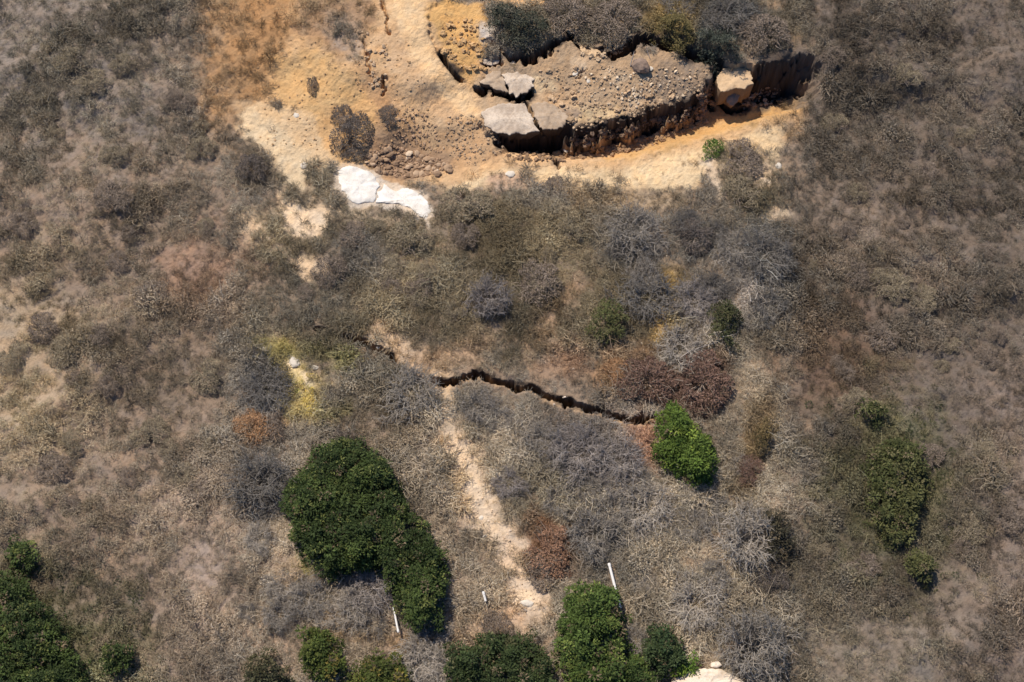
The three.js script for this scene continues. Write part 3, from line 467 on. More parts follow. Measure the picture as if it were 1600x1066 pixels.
greenShrub('green_shrub', 'wide dark olive green shrub at the bottom edge in the middle', [[705, 1015], [740, 1010], [760, 985], [790, 990], [820, 985], [845, 1010], [865, 1040], [868, 1090], [690, 1090], [695, 1040]], 1.1, [[0.034, 0.05, 0.016], [0.056, 0.075, 0.024], [0.11, 0.11, 0.05]], { lump: 0.35, dens: 50 });
greenShrub('green_shrub', 'sparse dark shrub in the bottom left corner of the brush', [[395, 1018], [425, 1015], [445, 1035], [455, 1090], [385, 1090], [385, 1045]], 0.8, [[0.05, 0.05, 0.025], [0.075, 0.07, 0.035], [0.13, 0.10, 0.06]], { dens: 40, lump: 0.35 });
greenShrub('green_shrub', 'dusty dark green shrub in the middle of the right brush', [[930, 470], [955, 465], [975, 480], [980, 505], [965, 530], [935, 540], [915, 525], [918, 495]], 0.8, G_OLIVE, { dens: 44, lump: 0.35, size: 0.8 });
greenShrub('green_shrub', 'narrow dark green shrub high up on the right edge brush', [[1122, 478], [1142, 472], [1155, 490], [1155, 515], [1145, 540], [1130, 545], [1112, 525], [1108, 500]], 0.8, [[0.035, 0.04, 0.018], [0.06, 0.062, 0.025], [0.09, 0.08, 0.04]], { dens: 46, lump: 0.35, size: 0.8 });
greenShrub('green_shrub', 'small bright green sprout at the tip of a grey bush by the sandy rim', [[1098, 232], [1112, 220], [1128, 218], [1130, 226], [1114, 240], [1102, 244]], 0.4, [[0.06, 0.11, 0.02], [0.11, 0.17, 0.03]], { size: 0.65, dens: 80 });
greenShrub('green_shrub', 'dark blue green bush overhanging the shaded bank beside the sandy block', [[1085, 50], [1120, 40], [1150, 55], [1160, 85], [1140, 105], [1110, 98], [1085, 80]], 0.9, [[0.03, 0.036, 0.028], [0.052, 0.06, 0.045], [0.10, 0.10, 0.08]], { dens: 42, lump: 0.35, size: 0.8 });
greenShrub('green_shrub', 'olive bush with yellowing top on the upper bank edge', [[1030, 30], [1060, 22], [1085, 40], [1088, 65], [1065, 80], [1035, 72], [1018, 52]], 0.8, [[0.07, 0.065, 0.025], [0.13, 0.105, 0.04], [0.2, 0.14, 0.05]], { dens: 44, lump: 0.35, size: 0.8 });
greenShrub('green_shrub', 'dark grey green bush at the left end of the upper bank', [[765, 18], [795, 8], [835, 22], [858, 42], [850, 62], [815, 72], [785, 62], [768, 40]], 0.9, [[0.045, 0.05, 0.034], [0.07, 0.072, 0.052], [0.12, 0.11, 0.08]], { dens: 42, lump: 0.35, size: 0.8 });
greenShrub('green_shrub', 'brown green shrub on the right edge below the pale brush', [[1195, 655], [1212, 670], [1208, 700], [1195, 715], [1178, 705], [1180, 675]], 0.7, [[0.07, 0.055, 0.024], [0.11, 0.08, 0.034], [0.16, 0.11, 0.05]], { dens: 40, lump: 0.35, size: 0.75 });
greenShrub('green_shrub', 'dark shrub at the right edge beside the palest bare bush', [[1200, 805], [1222, 800], [1235, 830], [1228, 872], [1205, 872], [1196, 840]], 0.8, [[0.035, 0.032, 0.02], [0.06, 0.052, 0.03], [0.09, 0.07, 0.045]], { dens: 44, lump: 0.35, size: 0.8 });
greenShrub('green_shrub', 'broad dark green thicket in the lower left corner beyond the brush', [[-60, 905], [-10, 895], [40, 915], [75, 950], [100, 990], [125, 1040], [140, 1110], [-90, 1110], [-90, 960]], 1.4, G_DEEP, { lump: 0.35, dens: 44 });
greenShrub('green_shrub', 'small dark green bush above the lower left thicket', [[20, 850], [48, 846], [62, 866], [52, 888], [22, 890], [8, 870]], 0.7, G_DEEP, { lump: 0.35, dens: 50 });
greenShrub('green_shrub', 'small dark green bush right of the lower left thicket', [[165, 1010], [192, 1002], [208, 1028], [196, 1052], [168, 1050], [155, 1030]], 0.7, G_DEEP, { lump: 0.35, dens: 50 });
greenShrub('green_shrub', 'largest olive green shrub on the open slope right of the brush', [[1370, 690], [1405, 680], [1438, 705], [1452, 750], [1448, 800], [1425, 845], [1390, 850], [1362, 820], [1350, 770], [1355, 725]], 0.8, G_OLIVE, { lump: 0.35, dens: 42 });
greenShrub('green_shrub', 'small olive green bush above the largest olive shrub', [[1340, 630], [1372, 622], [1390, 645], [1376, 668], [1345, 668]], 0.6, G_OLIVE, { lump: 0.35, dens: 44 });
greenShrub('green_shrub', 'small olive green bush below the largest olive shrub', [[1412, 868], [1440, 862], [1458, 885], [1442, 908], [1415, 905]], 0.6, G_OLIVE, { lump: 0.35, dens: 44 });
greenShrub('yellow_flower_bush', 'low yellow flowering bush beside the white stone on the left', [[440, 568], [452, 574], [466, 586], [490, 584], [497, 612], [490, 640], [472, 650], [462, 622], [450, 598]], 0.25, [[0.56, 0.42, 0.10], [0.70, 0.57, 0.26], [0.40, 0.39, 0.09]], { dens: 17, size: 0.5, lump: 0.3 });

// ------------------------------------------------------------------ dry shrubs: bare ones of branching twigs, and ones with dead leaves
function bareShrub(s, stems) {                            // about 1 m in radius, a low dome of forking twigs
  seed = s; const br = new Mesher(), tw = new Mesher();
  for (let k = 0; k < stems; k++) {
    const a = k / stems * 6.283 + R(-0.3, 0.3), b = bend([R(-0.08, 0.08), 0, R(-0.08, 0.08)], a, R(0.12, 0.95), R(0.5, 0.95), 5, 0.28); br.stick(b.o, 0.024, 0.013, 4); br.tint(R(0.8, 1.2));
    for (let j = 1; j < b.o.length; j++) for (let q = 0; q < 3; q++) {
      const c = bend(b.o[j], b.a + R(-1.3, 1.3), R(-0.1, 0.7), R(0.22, 0.45), 3, 0.5); tw.stick(c.o, 0.010, 0.006); tw.tint(R(0.6, 1.25));
      for (let e = 1; e < 4; e++) for (let f = 0; f < 2; f++) { const d = bend(c.o[e], c.a + R(-1.3, 1.3), R(-0.3, 0.7), R(0.1, 0.26), 2, 0.5); tw.stick(d.o, 0.0075, 0.005); tw.tint(R(0.55, 1.2)); }
    }
  }
  for (let k = 0; k < 240; k++) {                         // outer twigs that lie along the dome
    const a = R(0, 6.283), r = Math.sqrt(rnd()) * 0.85, y = 0.5 * Math.sqrt(1 - r * r) * R(0.7, 1.05), c = bend([r * Math.cos(a), y, r * Math.sin(a)], a + R(-2.2, 2.2), -r * 0.4 + R(-0.3, 0.35), R(0.2, 0.5), 4, 0.55); tw.stick(c.o, 0.009, 0.005); tw.tint(R(0.75, 1.45));
    const d = bend(c.o[2], c.a + R(-1, 1), c.t + R(-0.3, 0.3), R(0.1, 0.25), 2, 0.4); tw.stick(d.o, 0.0075, 0.004); tw.tint(R(0.75, 1.45));
  }
  return [br.geo(), tw.geo()];
}
function leafyDry(s) {
  seed = s; const br = new Mesher(), lf = new Mesher();
  for (let k = 0; k < 16; k++) { const b = bend([R(-0.08, 0.08), 0, R(-0.08, 0.08)], R(0, 6.283), R(0.25, 1.3), R(0.5, 0.9), 4, 0.35); br.stick(b.o, 0.02, 0.007, 4); }
  for (let k = 0; k < 40; k++) { const a = R(0, 6.283), r = Math.sqrt(rnd()) * 0.8, c = bend([r * Math.cos(a), 0.55 * Math.sqrt(1 - r * r), r * Math.sin(a)], a + R(-1, 1), R(-0.3, 0.5), R(0.15, 0.4), 3, 0.4); br.stick(c.o, 0.011, 0.006); br.tint(R(1.2, 2.2)); }
  for (let k = 0; k < 3000; k++) { const a = R(0, 6.283), r = Math.sqrt(rnd()) * (0.84 + 0.26 * noise(Math.cos(a) * 2 + s, Math.sin(a) * 2) + 0.14 * noise(Math.cos(a) * 6 + s, Math.sin(a) * 6)), l = noise(r * Math.cos(a) * 4 + s, r * Math.sin(a) * 4), y = 0.6 * Math.sqrt(Math.max(0, 1 - r * r)) * R(0.5, 1.05) * (1 + 0.4 * l); if (l < -0.62) continue; lf.leaf(r * Math.cos(a), y + 0.03, r * Math.sin(a), a + R(-1.2, 1.2), R(-0.3, 1.1), R(0.05, 0.1), R(0.02, 0.04), R(-0.7, 0.7)); lf.tint(R(0.55, 1.45) * (1 + 0.25 * l)); }
  return [br.geo(), lf.geo()];
}
const bareG = [bareShrub(11, 14), bareShrub(12, 17), bareShrub(13, 12)], leafyG = [leafyDry(21), leafyDry(22), leafyDry(23)];
const tones = { grey: [0.265, 0.237, 0.203], pale: [0.365, 0.322, 0.27], lavender: [0.285, 0.252, 0.228], slate: [0.175, 0.16, 0.142], umber: [0.17, 0.135, 0.105], olive: [0.20, 0.165, 0.11], rust: [0.215, 0.125, 0.08], maroon: [0.13, 0.08, 0.06], orange: [0.29, 0.165, 0.085], charcoal: [0.095, 0.08, 0.07], tan: [0.40, 0.30, 0.2] };
const toneMat = Object.fromEntries(Object.entries(tones).map(([k, c]) => { const m = std(c.map((v) => v * 1.12), 0.95, { vertexColors: true }); m.name = 'dead_' + k; return [k, m]; }));
const stock = {};
function dryShrub(kind, tone, px, py, r, label, opt = {}) {
  const { hs = 0.85, sx = R(0.85, 1.15), group, yaw = R(0, 6.283) } = opt, v = Math.floor(rnd() * 3), key = kind + v;
  const [x, y, z] = spot(px, py, r / 38 * 0.3), s = r / 38;
  let o;
  if (!stock[key]) {
    o = new THREE.Group(); const g = (kind === 'bare' ? bareG : leafyG)[v];
    child('branches', g[0], toneMat[tone], o); child(kind === 'bare' ? 'twigs' : 'dead_leaves', g[1], toneMat[tone], o).userData.kind = 'stuff'; stock[key] = o;
  } else { o = stock[key].clone(); o.userData = {}; }
  o.children.forEach((c, i) => { c.material = kind === 'bare' ? toneMat[tone] : i ? toneMat[tone] : toneMat.umber; });
  o.name = numbered(kind === 'bare' ? 'bare_shrub' : 'dry_shrub'); o.position.set(x, y - 0.03, z); o.rotation.set(0, yaw, 0); o.scale.set(s * sx, s * hs, s); scene.add(o);
  return tag(o, label, 'shrub', group);
}
seed = 99;
dryShrub('bare', 'lavender', 762, 468, 38, 'round bare grey shrub with a dark hollow centre amid the olive scrub', { hs: 1.4 });
dryShrub('bare', 'slate', 1010, 462, 48, 'dark slate bare shrub beside the dusty dark green shrub');
dryShrub('bare', 'lavender', 1085, 470, 42, 'lavender grey bare shrub between the slate shrub and the narrow dark green shrub');
dryShrub('bare', 'slate', 1195, 400, 48, 'dark grey bare shrub at the right edge level with the open brown scrub');
dryShrub('bare', 'slate', 1205, 480, 36, 'dark bare shrub at the right edge just beyond the narrow dark green shrub');
dryShrub('bare', 'grey', 990, 360, 52, 'wide bare grey shrub just below the sandy rim');
dryShrub('leafy', 'charcoal', 1085, 368, 34, 'dark brown shrub beside the wide grey one below the sandy rim');
dryShrub('bare', 'grey', 1150, 390, 36, 'bare grey shrub between the dark brown shrub and the right edge');
dryShrub('leafy', 'maroon', 1010, 595, 44, 'dark maroon dead shrub left of the two above the bright green shrub', { hs: 0.9 });
dryShrub('leafy', 'maroon', 1100, 595, 48, 'dark maroon dead shrub right of the two above the bright green shrub', { hs: 0.9 });
dryShrub('leafy', 'maroon', 1060, 605, 28, 'small red brown shrub between the two maroon shrubs');
dryShrub('leafy', 'orange', 965, 580, 26, 'orange brown dry shrub on the left of the maroon shrubs');
dryShrub('bare', 'pale', 1060, 545, 42, 'pale bare shrub with long branches above the maroon shrubs');
dryShrub('leafy', 'rust', 862, 862, 42, 'reddish brown dead shrub beside the lower end of the footpath');
dryShrub('leafy', 'umber', 845, 895, 26, 'dark brown dead shrub under the reddish shrub by the footpath');
dryShrub('leafy', 'orange', 395, 665, 30, 'orange dead shrub at the left edge between two dark bare shrubs');
dryShrub('leafy', 'umber', 428, 665, 28, 'brown dead shrub beside the orange one at the left edge');
dryShrub('bare', 'slate', 415, 610, 44, 'dark grey bare shrub at the left edge beside the yellow flowers');
dryShrub('bare', 'slate', 408, 760, 50, 'dark bluish bare shrub between the left edge and the largest green shrub', { hs: 1.2 });
dryShrub('bare', 'slate', 395, 560, 24, 'small dark bare shrub at the left edge above the yellow flowers');
dryShrub('bare', 'grey', 640, 612, 46, 'grey bare shrub at the left end of the longer fissure');
dryShrub('bare', 'lavender', 905, 705, 52, 'lavender grey bare shrub below the middle of the longer fissure');
dryShrub('bare', 'lavender', 965, 720, 46, 'lavender grey bare shrub left of the bright green shrub');
dryShrub('bare', 'grey', 930, 835, 46, 'grey bare shrub beside the reddish dead shrub');
dryShrub('bare', 'pale', 1015, 795, 46, 'pale taupe bare shrub below the bright green shrub');
dryShrub('bare', 'pale', 1165, 840, 54, 'palest bare shrub with radiating twigs near the right edge', { hs: 1.2 });
dryShrub('bare', 'grey', 1180, 1015, 58, 'big grey bare shrub with a visible forked trunk in the bottom right corner', { hs: 1.3 });
dryShrub('bare', 'pale', 1090, 940, 44, 'pale bare shrub in the open brush right of the longest white pipe');
dryShrub('bare', 'lavender', 575, 918, 40, 'grey bare shrub in the notch of the largest green shrub');
dryShrub('bare', 'pale', 660, 1035, 40, 'pale grey bare shrub at the bottom edge between two green shrubs');
dryShrub('bare', 'grey', 480, 930, 36, 'grey bare shrub below the left end of the largest green shrub');
dryShrub('bare', 'grey', 995, 1000, 26, 'small grey bare shrub between the rounded and the small dark green shrub');
dryShrub('leafy', 'charcoal', 548, 205, 46, 'dark brown dead shrub on the sand above the white rock', { hs: 0.8, sx: 0.75, yaw: -0.3 });
dryShrub('leafy', 'charcoal', 538, 180, 24, 'dark dead shrub at the upper end of the dark group on the sand', { hs: 0.7 });
dryShrub('leafy', 'charcoal', 553, 235, 26, 'small dark dead shrub touching the white rock', { hs: 0.7 });
dryShrub('leafy', 'charcoal', 605, 180, 20, 'small grey brown dead shrub on the sand above the rubble heap', { hs: 0.7 });
dryShrub('leafy', 'charcoal', 488, 132, 22, 'small narrow blackened plant alone on the orange sand', { sx: 0.45, yaw: 0.15, hs: 0.8 });
dryShrub('leafy', 'charcoal', 393, 262, 32, 'dark shrub at the left edge beside the pale sand', { hs: 0.9 });
dryShrub('leafy', 'umber', 885, 20, 46, 'grey brown shrub on the upper bank beside the grey green bush');
dryShrub('leafy', 'umber', 960, 30, 48, 'brown shrub in the middle of the upper bank');
dryShrub('bare', 'slate', 1140, 25, 46, 'dark grey bare shrub on the upper bank above the sandy block');
dryShrub('leafy', 'umber', 1195, 50, 44, 'brown shrub at the right end of the upper bank');
dryShrub('bare', 'grey', 1060, 10, 34, 'grey bare shrub at the top edge behind the olive bush');
dryShrub('leafy', 'umber', 1165, 245, 40, 'grey brown bush behind the green sprout on the sandy rim', { hs: 0.7 });
dryShrub('leafy', 'olive', 1160, 300, 34, 'olive brown bush beside the narrow strip of pale sand');
dryShrub('leafy', 'umber', 862, 288, 24, 'small grey shrub on the sandy rim above the olive scrub', { hs: 0.7 });
dryShrub('leafy', 'olive', 730, 318, 40, 'olive brown shrub beside the right end of the white rock');
dryShrub('leafy', 'olive', 640, 372, 40, 'olive brown shrub below the white rock');
dryShrub('leafy', 'umber', 552, 366, 26, 'dark scrub bush between two bare sandy patches');
dryShrub('leafy', 'umber', 840, 440, 40, 'brown scrub bush right of the hollow grey shrub');
dryShrub('leafy', 'maroon', 1168, 735, 26, 'maroon brown shrub on the right below the brown green shrub');
dryShrub('leafy', 'charcoal', 1205, 910, 28, 'dark brown shrub at the right edge under the palest bare shrub', { hs: 1.1 });
dryShrub('leafy', 'umber', 545, 695, 24, 'small brown dead shrub in the top of the largest green shrub', { hs: 2.2 });
dryShrub('leafy', 'tan', 450, 895, 24, 'straw coloured bush at the lower left of the largest green shrub');
dryShrub('leafy', 'umber', 770, 985, 30, 'brown dead bush on top of the wide olive shrub at the bottom', { hs: 1.2 });

// the many low bushes that nothing tells apart
seed = 2024;
const zones = [
  [[[560, 350], [660, 350], [900, 330], [930, 480], [640, 500], [420, 490], [520, 420]], 24, ['leafy', 'olive', 'umber'], 'low olive brown scrub bush in the brush between the scarp and the fissure', 'scrub bushes between the scarp and the fissure'],
  [[[930, 340], [1210, 350], [1210, 520], [1100, 520], [960, 430]], 12, ['bare', 'grey', 'slate'], 'tangled grey bare bush in the dark brush at the right below the scarp', 'grey bushes right below the scarp'],
  [[[740, 620], [960, 680], [1010, 780], [930, 820], [800, 800], [750, 720]], 16, ['bare', 'grey', 'lavender'], 'tangled grey bare bush in the brush under the longer fissure', 'grey bushes under the longer fissure'],
  [[[960, 760], [1180, 700], [1200, 900], [1120, 1000], [1010, 960]], 16, ['bare', 'pale', 'grey'], 'pale taupe bare bush in the open lower right brush', 'pale bushes of the lower right brush'],
  [[[390, 800], [450, 900], [600, 960], [700, 1000], [380, 1000]], 12, ['bare', 'pale', 'grey'], 'pale taupe bare bush in the lower left brush', 'pale bushes of the lower left brush'],
  [[[20, 60], [330, 60], [360, 800], [120, 840], [20, 700]], 34, ['leafy', 'olive', 'umber'], 'low brown scrub bush on the open slope at the left', 'scrub bushes on the open slope at the left'],
  [[[1260, 60], [1580, 60], [1580, 1000], [1270, 1000]], 40, ['leafy', 'umber', 'olive'], 'low brown scrub bush on the open slope at the right', 'scrub bushes on the open slope at the right'],
];
const inside = (p, x, y) => { let c = false; for (let i = 0, j = p.length - 1; i < p.length; j = i++) if ((p[i][1] > y) !== (p[j][1] > y) && x < (p[j][0] - p[i][0]) * (y - p[i][1]) / (p[j][1] - p[i][1]) + p[i][0]) c = !c; return c; };
for (const [area, n, [kind, a, b], label, group] of zones) {
  const X = area.map((q) => q[0]), Y = area.map((q) => q[1]);
  for (let k = 0; k < n;) { const px = R(Math.min(...X), Math.max(...X)), py = R(Math.min(...Y), Math.max(...Y)); if (!inside(area, px, py)) continue; k++; dryShrub(kind, rnd() < 0.55 ? a : b, px, py, R(13, 32), label, { group, hs: R(0.7, 1.1) }); }
}

// ------------------------------------------------------------------ rock, clods and stones
function grain(base, dark, pale, rep, s) {                // a computed stone surface, repeating every `rep` metres
  seed = s; const N = 256, d = new Uint8Array(N * N * 4), enc = (c) => 255 * (c <= 0.0031308 ? 12.92 * c : 1.055 * c ** (1 / 2.4) - 0.055);
  for (let j = 0, k = 0; j < N; j++) for (let i = 0; i < N; i++, k += 4) { const n = 0.5 + 0.5 * (0.6 * fbm(i / 60 + s, j / 60, 5) + 0.4 * fbm(i / 9 + s, j / 9, 3)), t = rnd(), e = clamp(n * 2.6 - 0.8) * (Math.abs(noise(i / 30 + 9 + 0.6 * noise(i / 11, j / 11), j / 30)) < 0.05 ? 0.25 : 1), f = 0.9 + 0.2 * rnd(); for (let c = 0; c < 3; c++) d[k + c] = enc(clamp((t > 0.99 ? dark[c] : lerp(base[c], pale[c], e)) * f)); d[k + 3] = 255; }
  const t = new THREE.DataTexture(d, N, N, THREE.RGBAFormat); t.colorSpace = THREE.SRGBColorSpace; t.magFilter = THREE.LinearFilter; t.wrapS = t.wrapT = THREE.MirroredRepeatWrapping; t.repeat.set(1 / rep, 1 / rep); t.needsUpdate = true; return t;
}
const rockMat = (b, d, p, s, rough = 0.95, bs = 0.025) => { const t = grain(b, d, p, 2.2, s), m = new THREE.MeshStandardMaterial({ map: t, bumpMap: t, bumpScale: bs, roughness: rough, vertexColors: true }); m.name = 'rock'; return m; };
const M_WHITE = rockMat([0.66, 0.62, 0.55], [0.25, 0.2, 0.15], [0.79, 0.765, 0.71], 3, 0.9, 0.008), M_SLAB = rockMat([0.40, 0.315, 0.235], [0.14, 0.105, 0.08], [0.62, 0.52, 0.41], 4), M_SLAB2 = rockMat([0.34, 0.245, 0.16], [0.14, 0.105, 0.08], [0.46, 0.36, 0.26], 8), M_TAN = rockMat([0.50, 0.345, 0.20], [0.3, 0.2, 0.1], [0.60, 0.43, 0.26], 5), M_CREAM = rockMat([0.62, 0.50, 0.36], [0.3, 0.2, 0.1], [0.74, 0.64, 0.52], 6), M_BOULDER = rockMat([0.22, 0.155, 0.115], [0.1, 0.07, 0.05], [0.28, 0.20, 0.15], 7);
function slabGeo(pts, top, thick, rough, bulge, s, under, side, lie) {      // pts round a centre, local metres; broken edges, worn shoulders, uneven top
  seed = s; const out = [], n = pts.length, rr = (x, z) => rough * (1.1 * noise(x * 3.2 + s, z * 3.2) + 0.8 * noise(x * 8, z * 8 + s) + 0.5 * noise(x * 17 + s, z * 17));
  for (let i = 0; i < n; i++) { const a = pts[i], b = pts[(i + 1) % n], l = Math.hypot(b[0] - a[0], b[1] - a[1]), k = Math.max(1, Math.round(l / 0.07)); for (let q = 0; q < k; q++) { const x = lerp(a[0], b[0], q / k), z = lerp(a[1], b[1], q / k), f = 1 + rr(x, z) / (Math.hypot(x, z) + 0.1); out.push([x * f, z * f]); } }
  const rings = [[under, -thick], [lerp(under, 1, 0.35), -thick * 0.6], [0.98, -thick * 0.22], [1.0, -0.05], [0.985, -0.012], [0.95, 0], [0.86, 0.006], [0.74, 0.01], [0.6, 0.01], [0.45, 0.012], [0.3, 0.012], [0.14, 0.012]], p = [], uv = [], col = [], idx = [], N = out.length;
  for (const [f, y] of rings) for (const [x, z] of out) { const X = x * f + (y < -0.06 ? 0.05 * noise(x * 5, z * 5 + y * 6) : 0), Z = z * f + (y < -0.06 ? 0.05 * noise(x * 5 + 9, z * 5 + y * 6) : 0); p.push(X, top + y + (y >= -0.06 ? bulge * (1 - f * f) + (lie ? 0.3 : 1) * 0.07 * fbm(X * 1.9 + s, Z * 1.9, 3) + 0.03 * noise(X * 6 + s, Z * 6) + 0.015 * noise(X * 14, Z * 14) : 0), Z); uv.push(X, Z + (y < 0 ? y : 0)); if (y < -0.04) col.push(...side); else col.push(1, 1, 1); }  // side tint puts shade into the colour of the walls below the top
  p.push(0, top + 0.012 + bulge, 0); uv.push(0, 0); col.push(1, 1, 1);
  for (let r = 0; r < rings.length - 1; r++) for (let i = 0; i < N; i++) { const a = r * N + i, b = r * N + (i + 1) % N, c = a + N, d = b + N; idx.push(a, c, b, b, c, d); }
  const o = (rings.length - 1) * N; for (let i = 0; i < N; i++) idx.push(o + i, rings.length * N, o + (i + 1) % N);
  if (lie) for (let i = 0; i < p.length; i += 3) p[i + 1] += lie(p[i], p[i + 2]);
  const g = new THREE.BufferGeometry(); g.setAttribute('position', new THREE.Float32BufferAttribute(p, 3)); g.setAttribute('uv', new THREE.Float32BufferAttribute(uv, 2)); g.setAttribute('color', new THREE.Float32BufferAttribute(col, 3)); g.setIndex(idx); g.computeVertexNormals();
  if (g.attributes.normal.getY(o) < 0) { for (let i = 0; i < idx.length; i += 3) [idx[i], idx[i + 1]] = [idx[i + 1], idx[i]]; g.setIndex(idx); g.computeVertexNormals(); }
  return g;
}
function slab(name, label, outline, h, thick, mat, opt = {}) {
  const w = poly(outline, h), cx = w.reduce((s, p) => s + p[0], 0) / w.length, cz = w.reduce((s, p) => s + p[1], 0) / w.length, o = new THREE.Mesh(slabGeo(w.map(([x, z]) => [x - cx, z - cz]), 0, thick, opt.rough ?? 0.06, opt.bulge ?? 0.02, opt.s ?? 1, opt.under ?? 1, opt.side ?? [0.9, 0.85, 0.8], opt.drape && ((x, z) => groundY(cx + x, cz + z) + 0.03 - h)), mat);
  o.name = numbered(name); o.position.set(cx, h, cz); if (opt.tx) o.rotation.x = opt.tx; if (opt.tz) o.rotation.z = opt.tz; o.castShadow = o.receiveShadow = true; scene.add(o); return tag(o, label, opt.cat ?? 'rock');
}
slab('white_rock', 'larger smooth white rock face left of the crack, above the brush', [[530, 259], [548, 257], [562, 261], [578, 264], [588, 274], [591, 288], [588, 304], [584, 315], [570, 316], [556, 318], [545, 308], [535, 297], [527, 283]], 0.14, 0.5, M_WHITE, { s: 2, rough: 0.07, bulge: 0.03, drape: 1 });
slab('white_rock', 'smaller white rock face tapering down to the brush, right of the crack', [[600, 285], [610, 292], [618, 296], [632, 290], [645, 293], [658, 302], [668, 316], [675, 330], [668, 344], [655, 338], [642, 325], [622, 317], [604, 316], [588, 316], [590, 298]], 0.1, 0.5, M_WHITE, { s: 3, rough: 0.07, bulge: 0.02, drape: 1 });
slab('rock_slab', 'pale cracked rock slab highest on the sunken block', [[792, 99], [806, 97], [822, 109], [835, 123], [835, 136], [824, 145], [806, 150], [797, 146], [792, 132], [786, 120], [784, 106]], 0.42, 0.6, M_SLAB, { s: 5, under: 0.72, side: [0.15, 0.13, 0.12], rough: 0.1 });  // dark side tint paints the shade under the slab edge
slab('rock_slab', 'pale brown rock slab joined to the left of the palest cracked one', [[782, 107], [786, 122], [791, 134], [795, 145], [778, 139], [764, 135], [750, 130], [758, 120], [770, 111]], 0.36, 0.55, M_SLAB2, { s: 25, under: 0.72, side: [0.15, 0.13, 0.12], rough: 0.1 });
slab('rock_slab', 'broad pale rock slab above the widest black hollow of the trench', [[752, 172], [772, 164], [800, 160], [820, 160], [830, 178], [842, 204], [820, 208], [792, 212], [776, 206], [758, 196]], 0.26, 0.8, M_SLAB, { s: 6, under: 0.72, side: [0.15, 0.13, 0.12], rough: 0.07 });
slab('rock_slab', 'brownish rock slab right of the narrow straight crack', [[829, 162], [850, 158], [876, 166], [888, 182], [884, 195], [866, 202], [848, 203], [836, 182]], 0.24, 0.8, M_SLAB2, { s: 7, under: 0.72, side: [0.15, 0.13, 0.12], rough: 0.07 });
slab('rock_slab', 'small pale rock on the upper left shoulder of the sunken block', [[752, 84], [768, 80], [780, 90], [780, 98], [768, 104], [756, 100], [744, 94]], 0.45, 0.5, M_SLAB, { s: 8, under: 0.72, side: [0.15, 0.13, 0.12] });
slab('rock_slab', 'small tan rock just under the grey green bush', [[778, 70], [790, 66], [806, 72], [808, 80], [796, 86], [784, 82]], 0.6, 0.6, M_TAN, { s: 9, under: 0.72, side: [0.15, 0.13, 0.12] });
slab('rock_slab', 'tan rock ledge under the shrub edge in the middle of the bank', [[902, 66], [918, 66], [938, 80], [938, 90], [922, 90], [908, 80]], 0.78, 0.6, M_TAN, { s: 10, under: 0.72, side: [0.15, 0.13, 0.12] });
slab('sand_block', 'flat topped sandy earth block at the end of the trench', [[1130, 106], [1150, 103], [1168, 105], [1178, 116], [1176, 130], [1164, 139], [1146, 139], [1126, 143], [1120, 130], [1122, 116]], 0.5, 1.0, M_TAN, { s: 11, rough: 0.075, under: 0.95, side: [0.4, 0.36, 0.33], cat: 'earth block' });
slab('sand_block', 'grey wedge of earth leaning below the flat sandy block', [[1128, 143], [1146, 140], [1164, 140], [1156, 152], [1147, 163], [1138, 156]], 0.0, 0.7, M_BOULDER, { s: 12, cat: 'earth block', tx: 0.5 });
slab('boulder', 'pale cream boulder cut by the bottom edge under the yellow green bush', [[1068, 1052], [1090, 1046], [1108, 1044], [1128, 1046], [1146, 1054], [1162, 1064], [1175, 1100], [1110, 1120], [1050, 1110], [1050, 1064]], 0.35, 0.8, M_CREAM, { s: 13, rough: 0.06, bulge: 0.15 });
slab('boulder', 'small cream rock at the bottom edge beside the larger boulder', [[1050, 1058], [1060, 1056], [1064, 1068], [1058, 1080], [1048, 1076]], 0.3, 0.5, M_CREAM, { s: 14 });
slab('rock_slab', 'small white capped rock above the cream boulder', [[1112, 1036], [1122, 1034], [1128, 1040], [1120, 1044], [1112, 1042]], 0.35, 0.4, M_CREAM, { s: 15 });
// stones
function stoneGeo(s, d = 2, rag = 0.22) {
  const g = new THREE.IcosahedronGeometry(1, d), p = g.attributes.position; seed = s; const ex = R(0.8, 1.2), ey = R(0.55, 0.85);
  for (let i = 0; i < p.count; i++) { const x = p.getX(i), y = p.getY(i), z = p.getZ(i), k = 1 + rag * noise(x * 1.7 + s, z * 1.7 + y) + 0.1 * noise(x * 4 + y * 3, z * 4 + s); p.setXYZ(i, x * k * ex, y * k * ey, z * k); }
  g.setAttribute('color', new THREE.Float32BufferAttribute(new Float32Array(p.count * 3).fill(1), 3)); g.computeVertexNormals(); return g;
}
const stones = [stoneGeo(1), stoneGeo(2), stoneGeo(3), stoneGeo(4)], clods = [stoneGeo(5, 1, 0.5), stoneGeo(6, 1, 0.6), stoneGeo(7, 1, 0.5)];
function stone(name, label, px, py, r, mat, cat, lift = 0.35, group) { const [x, y, z] = spot(px, py, r); if (name === 'white_stone') { r *= 0.72; lift = 0.05; } const o = new THREE.Mesh(stones[Math.floor(rnd() * 4)], mat); o.name = numbered(name); o.position.set(x, y + r * lift, z); o.rotation.y = R(0, 6.28); o.scale.setScalar(r); o.castShadow = o.receiveShadow = true; scene.add(o); if (name === 'white_stone') o.scale.set(r * R(0.9, 1.4), r * 0.6, r * R(0.8, 1.2)); return tag(o, label, cat, group); }
seed = 808;
{ const b = stone('boulder', 'round dark brown boulder at the foot of the shaded bank', 1003, 99, 0.36, M_BOULDER, 'boulder', 0.45); b.scale.y = 0.42; }
const M_STONE = std([0.62, 0.56, 0.47], 0.9), M_CLOD = std([0.34, 0.225, 0.14], 0.97);
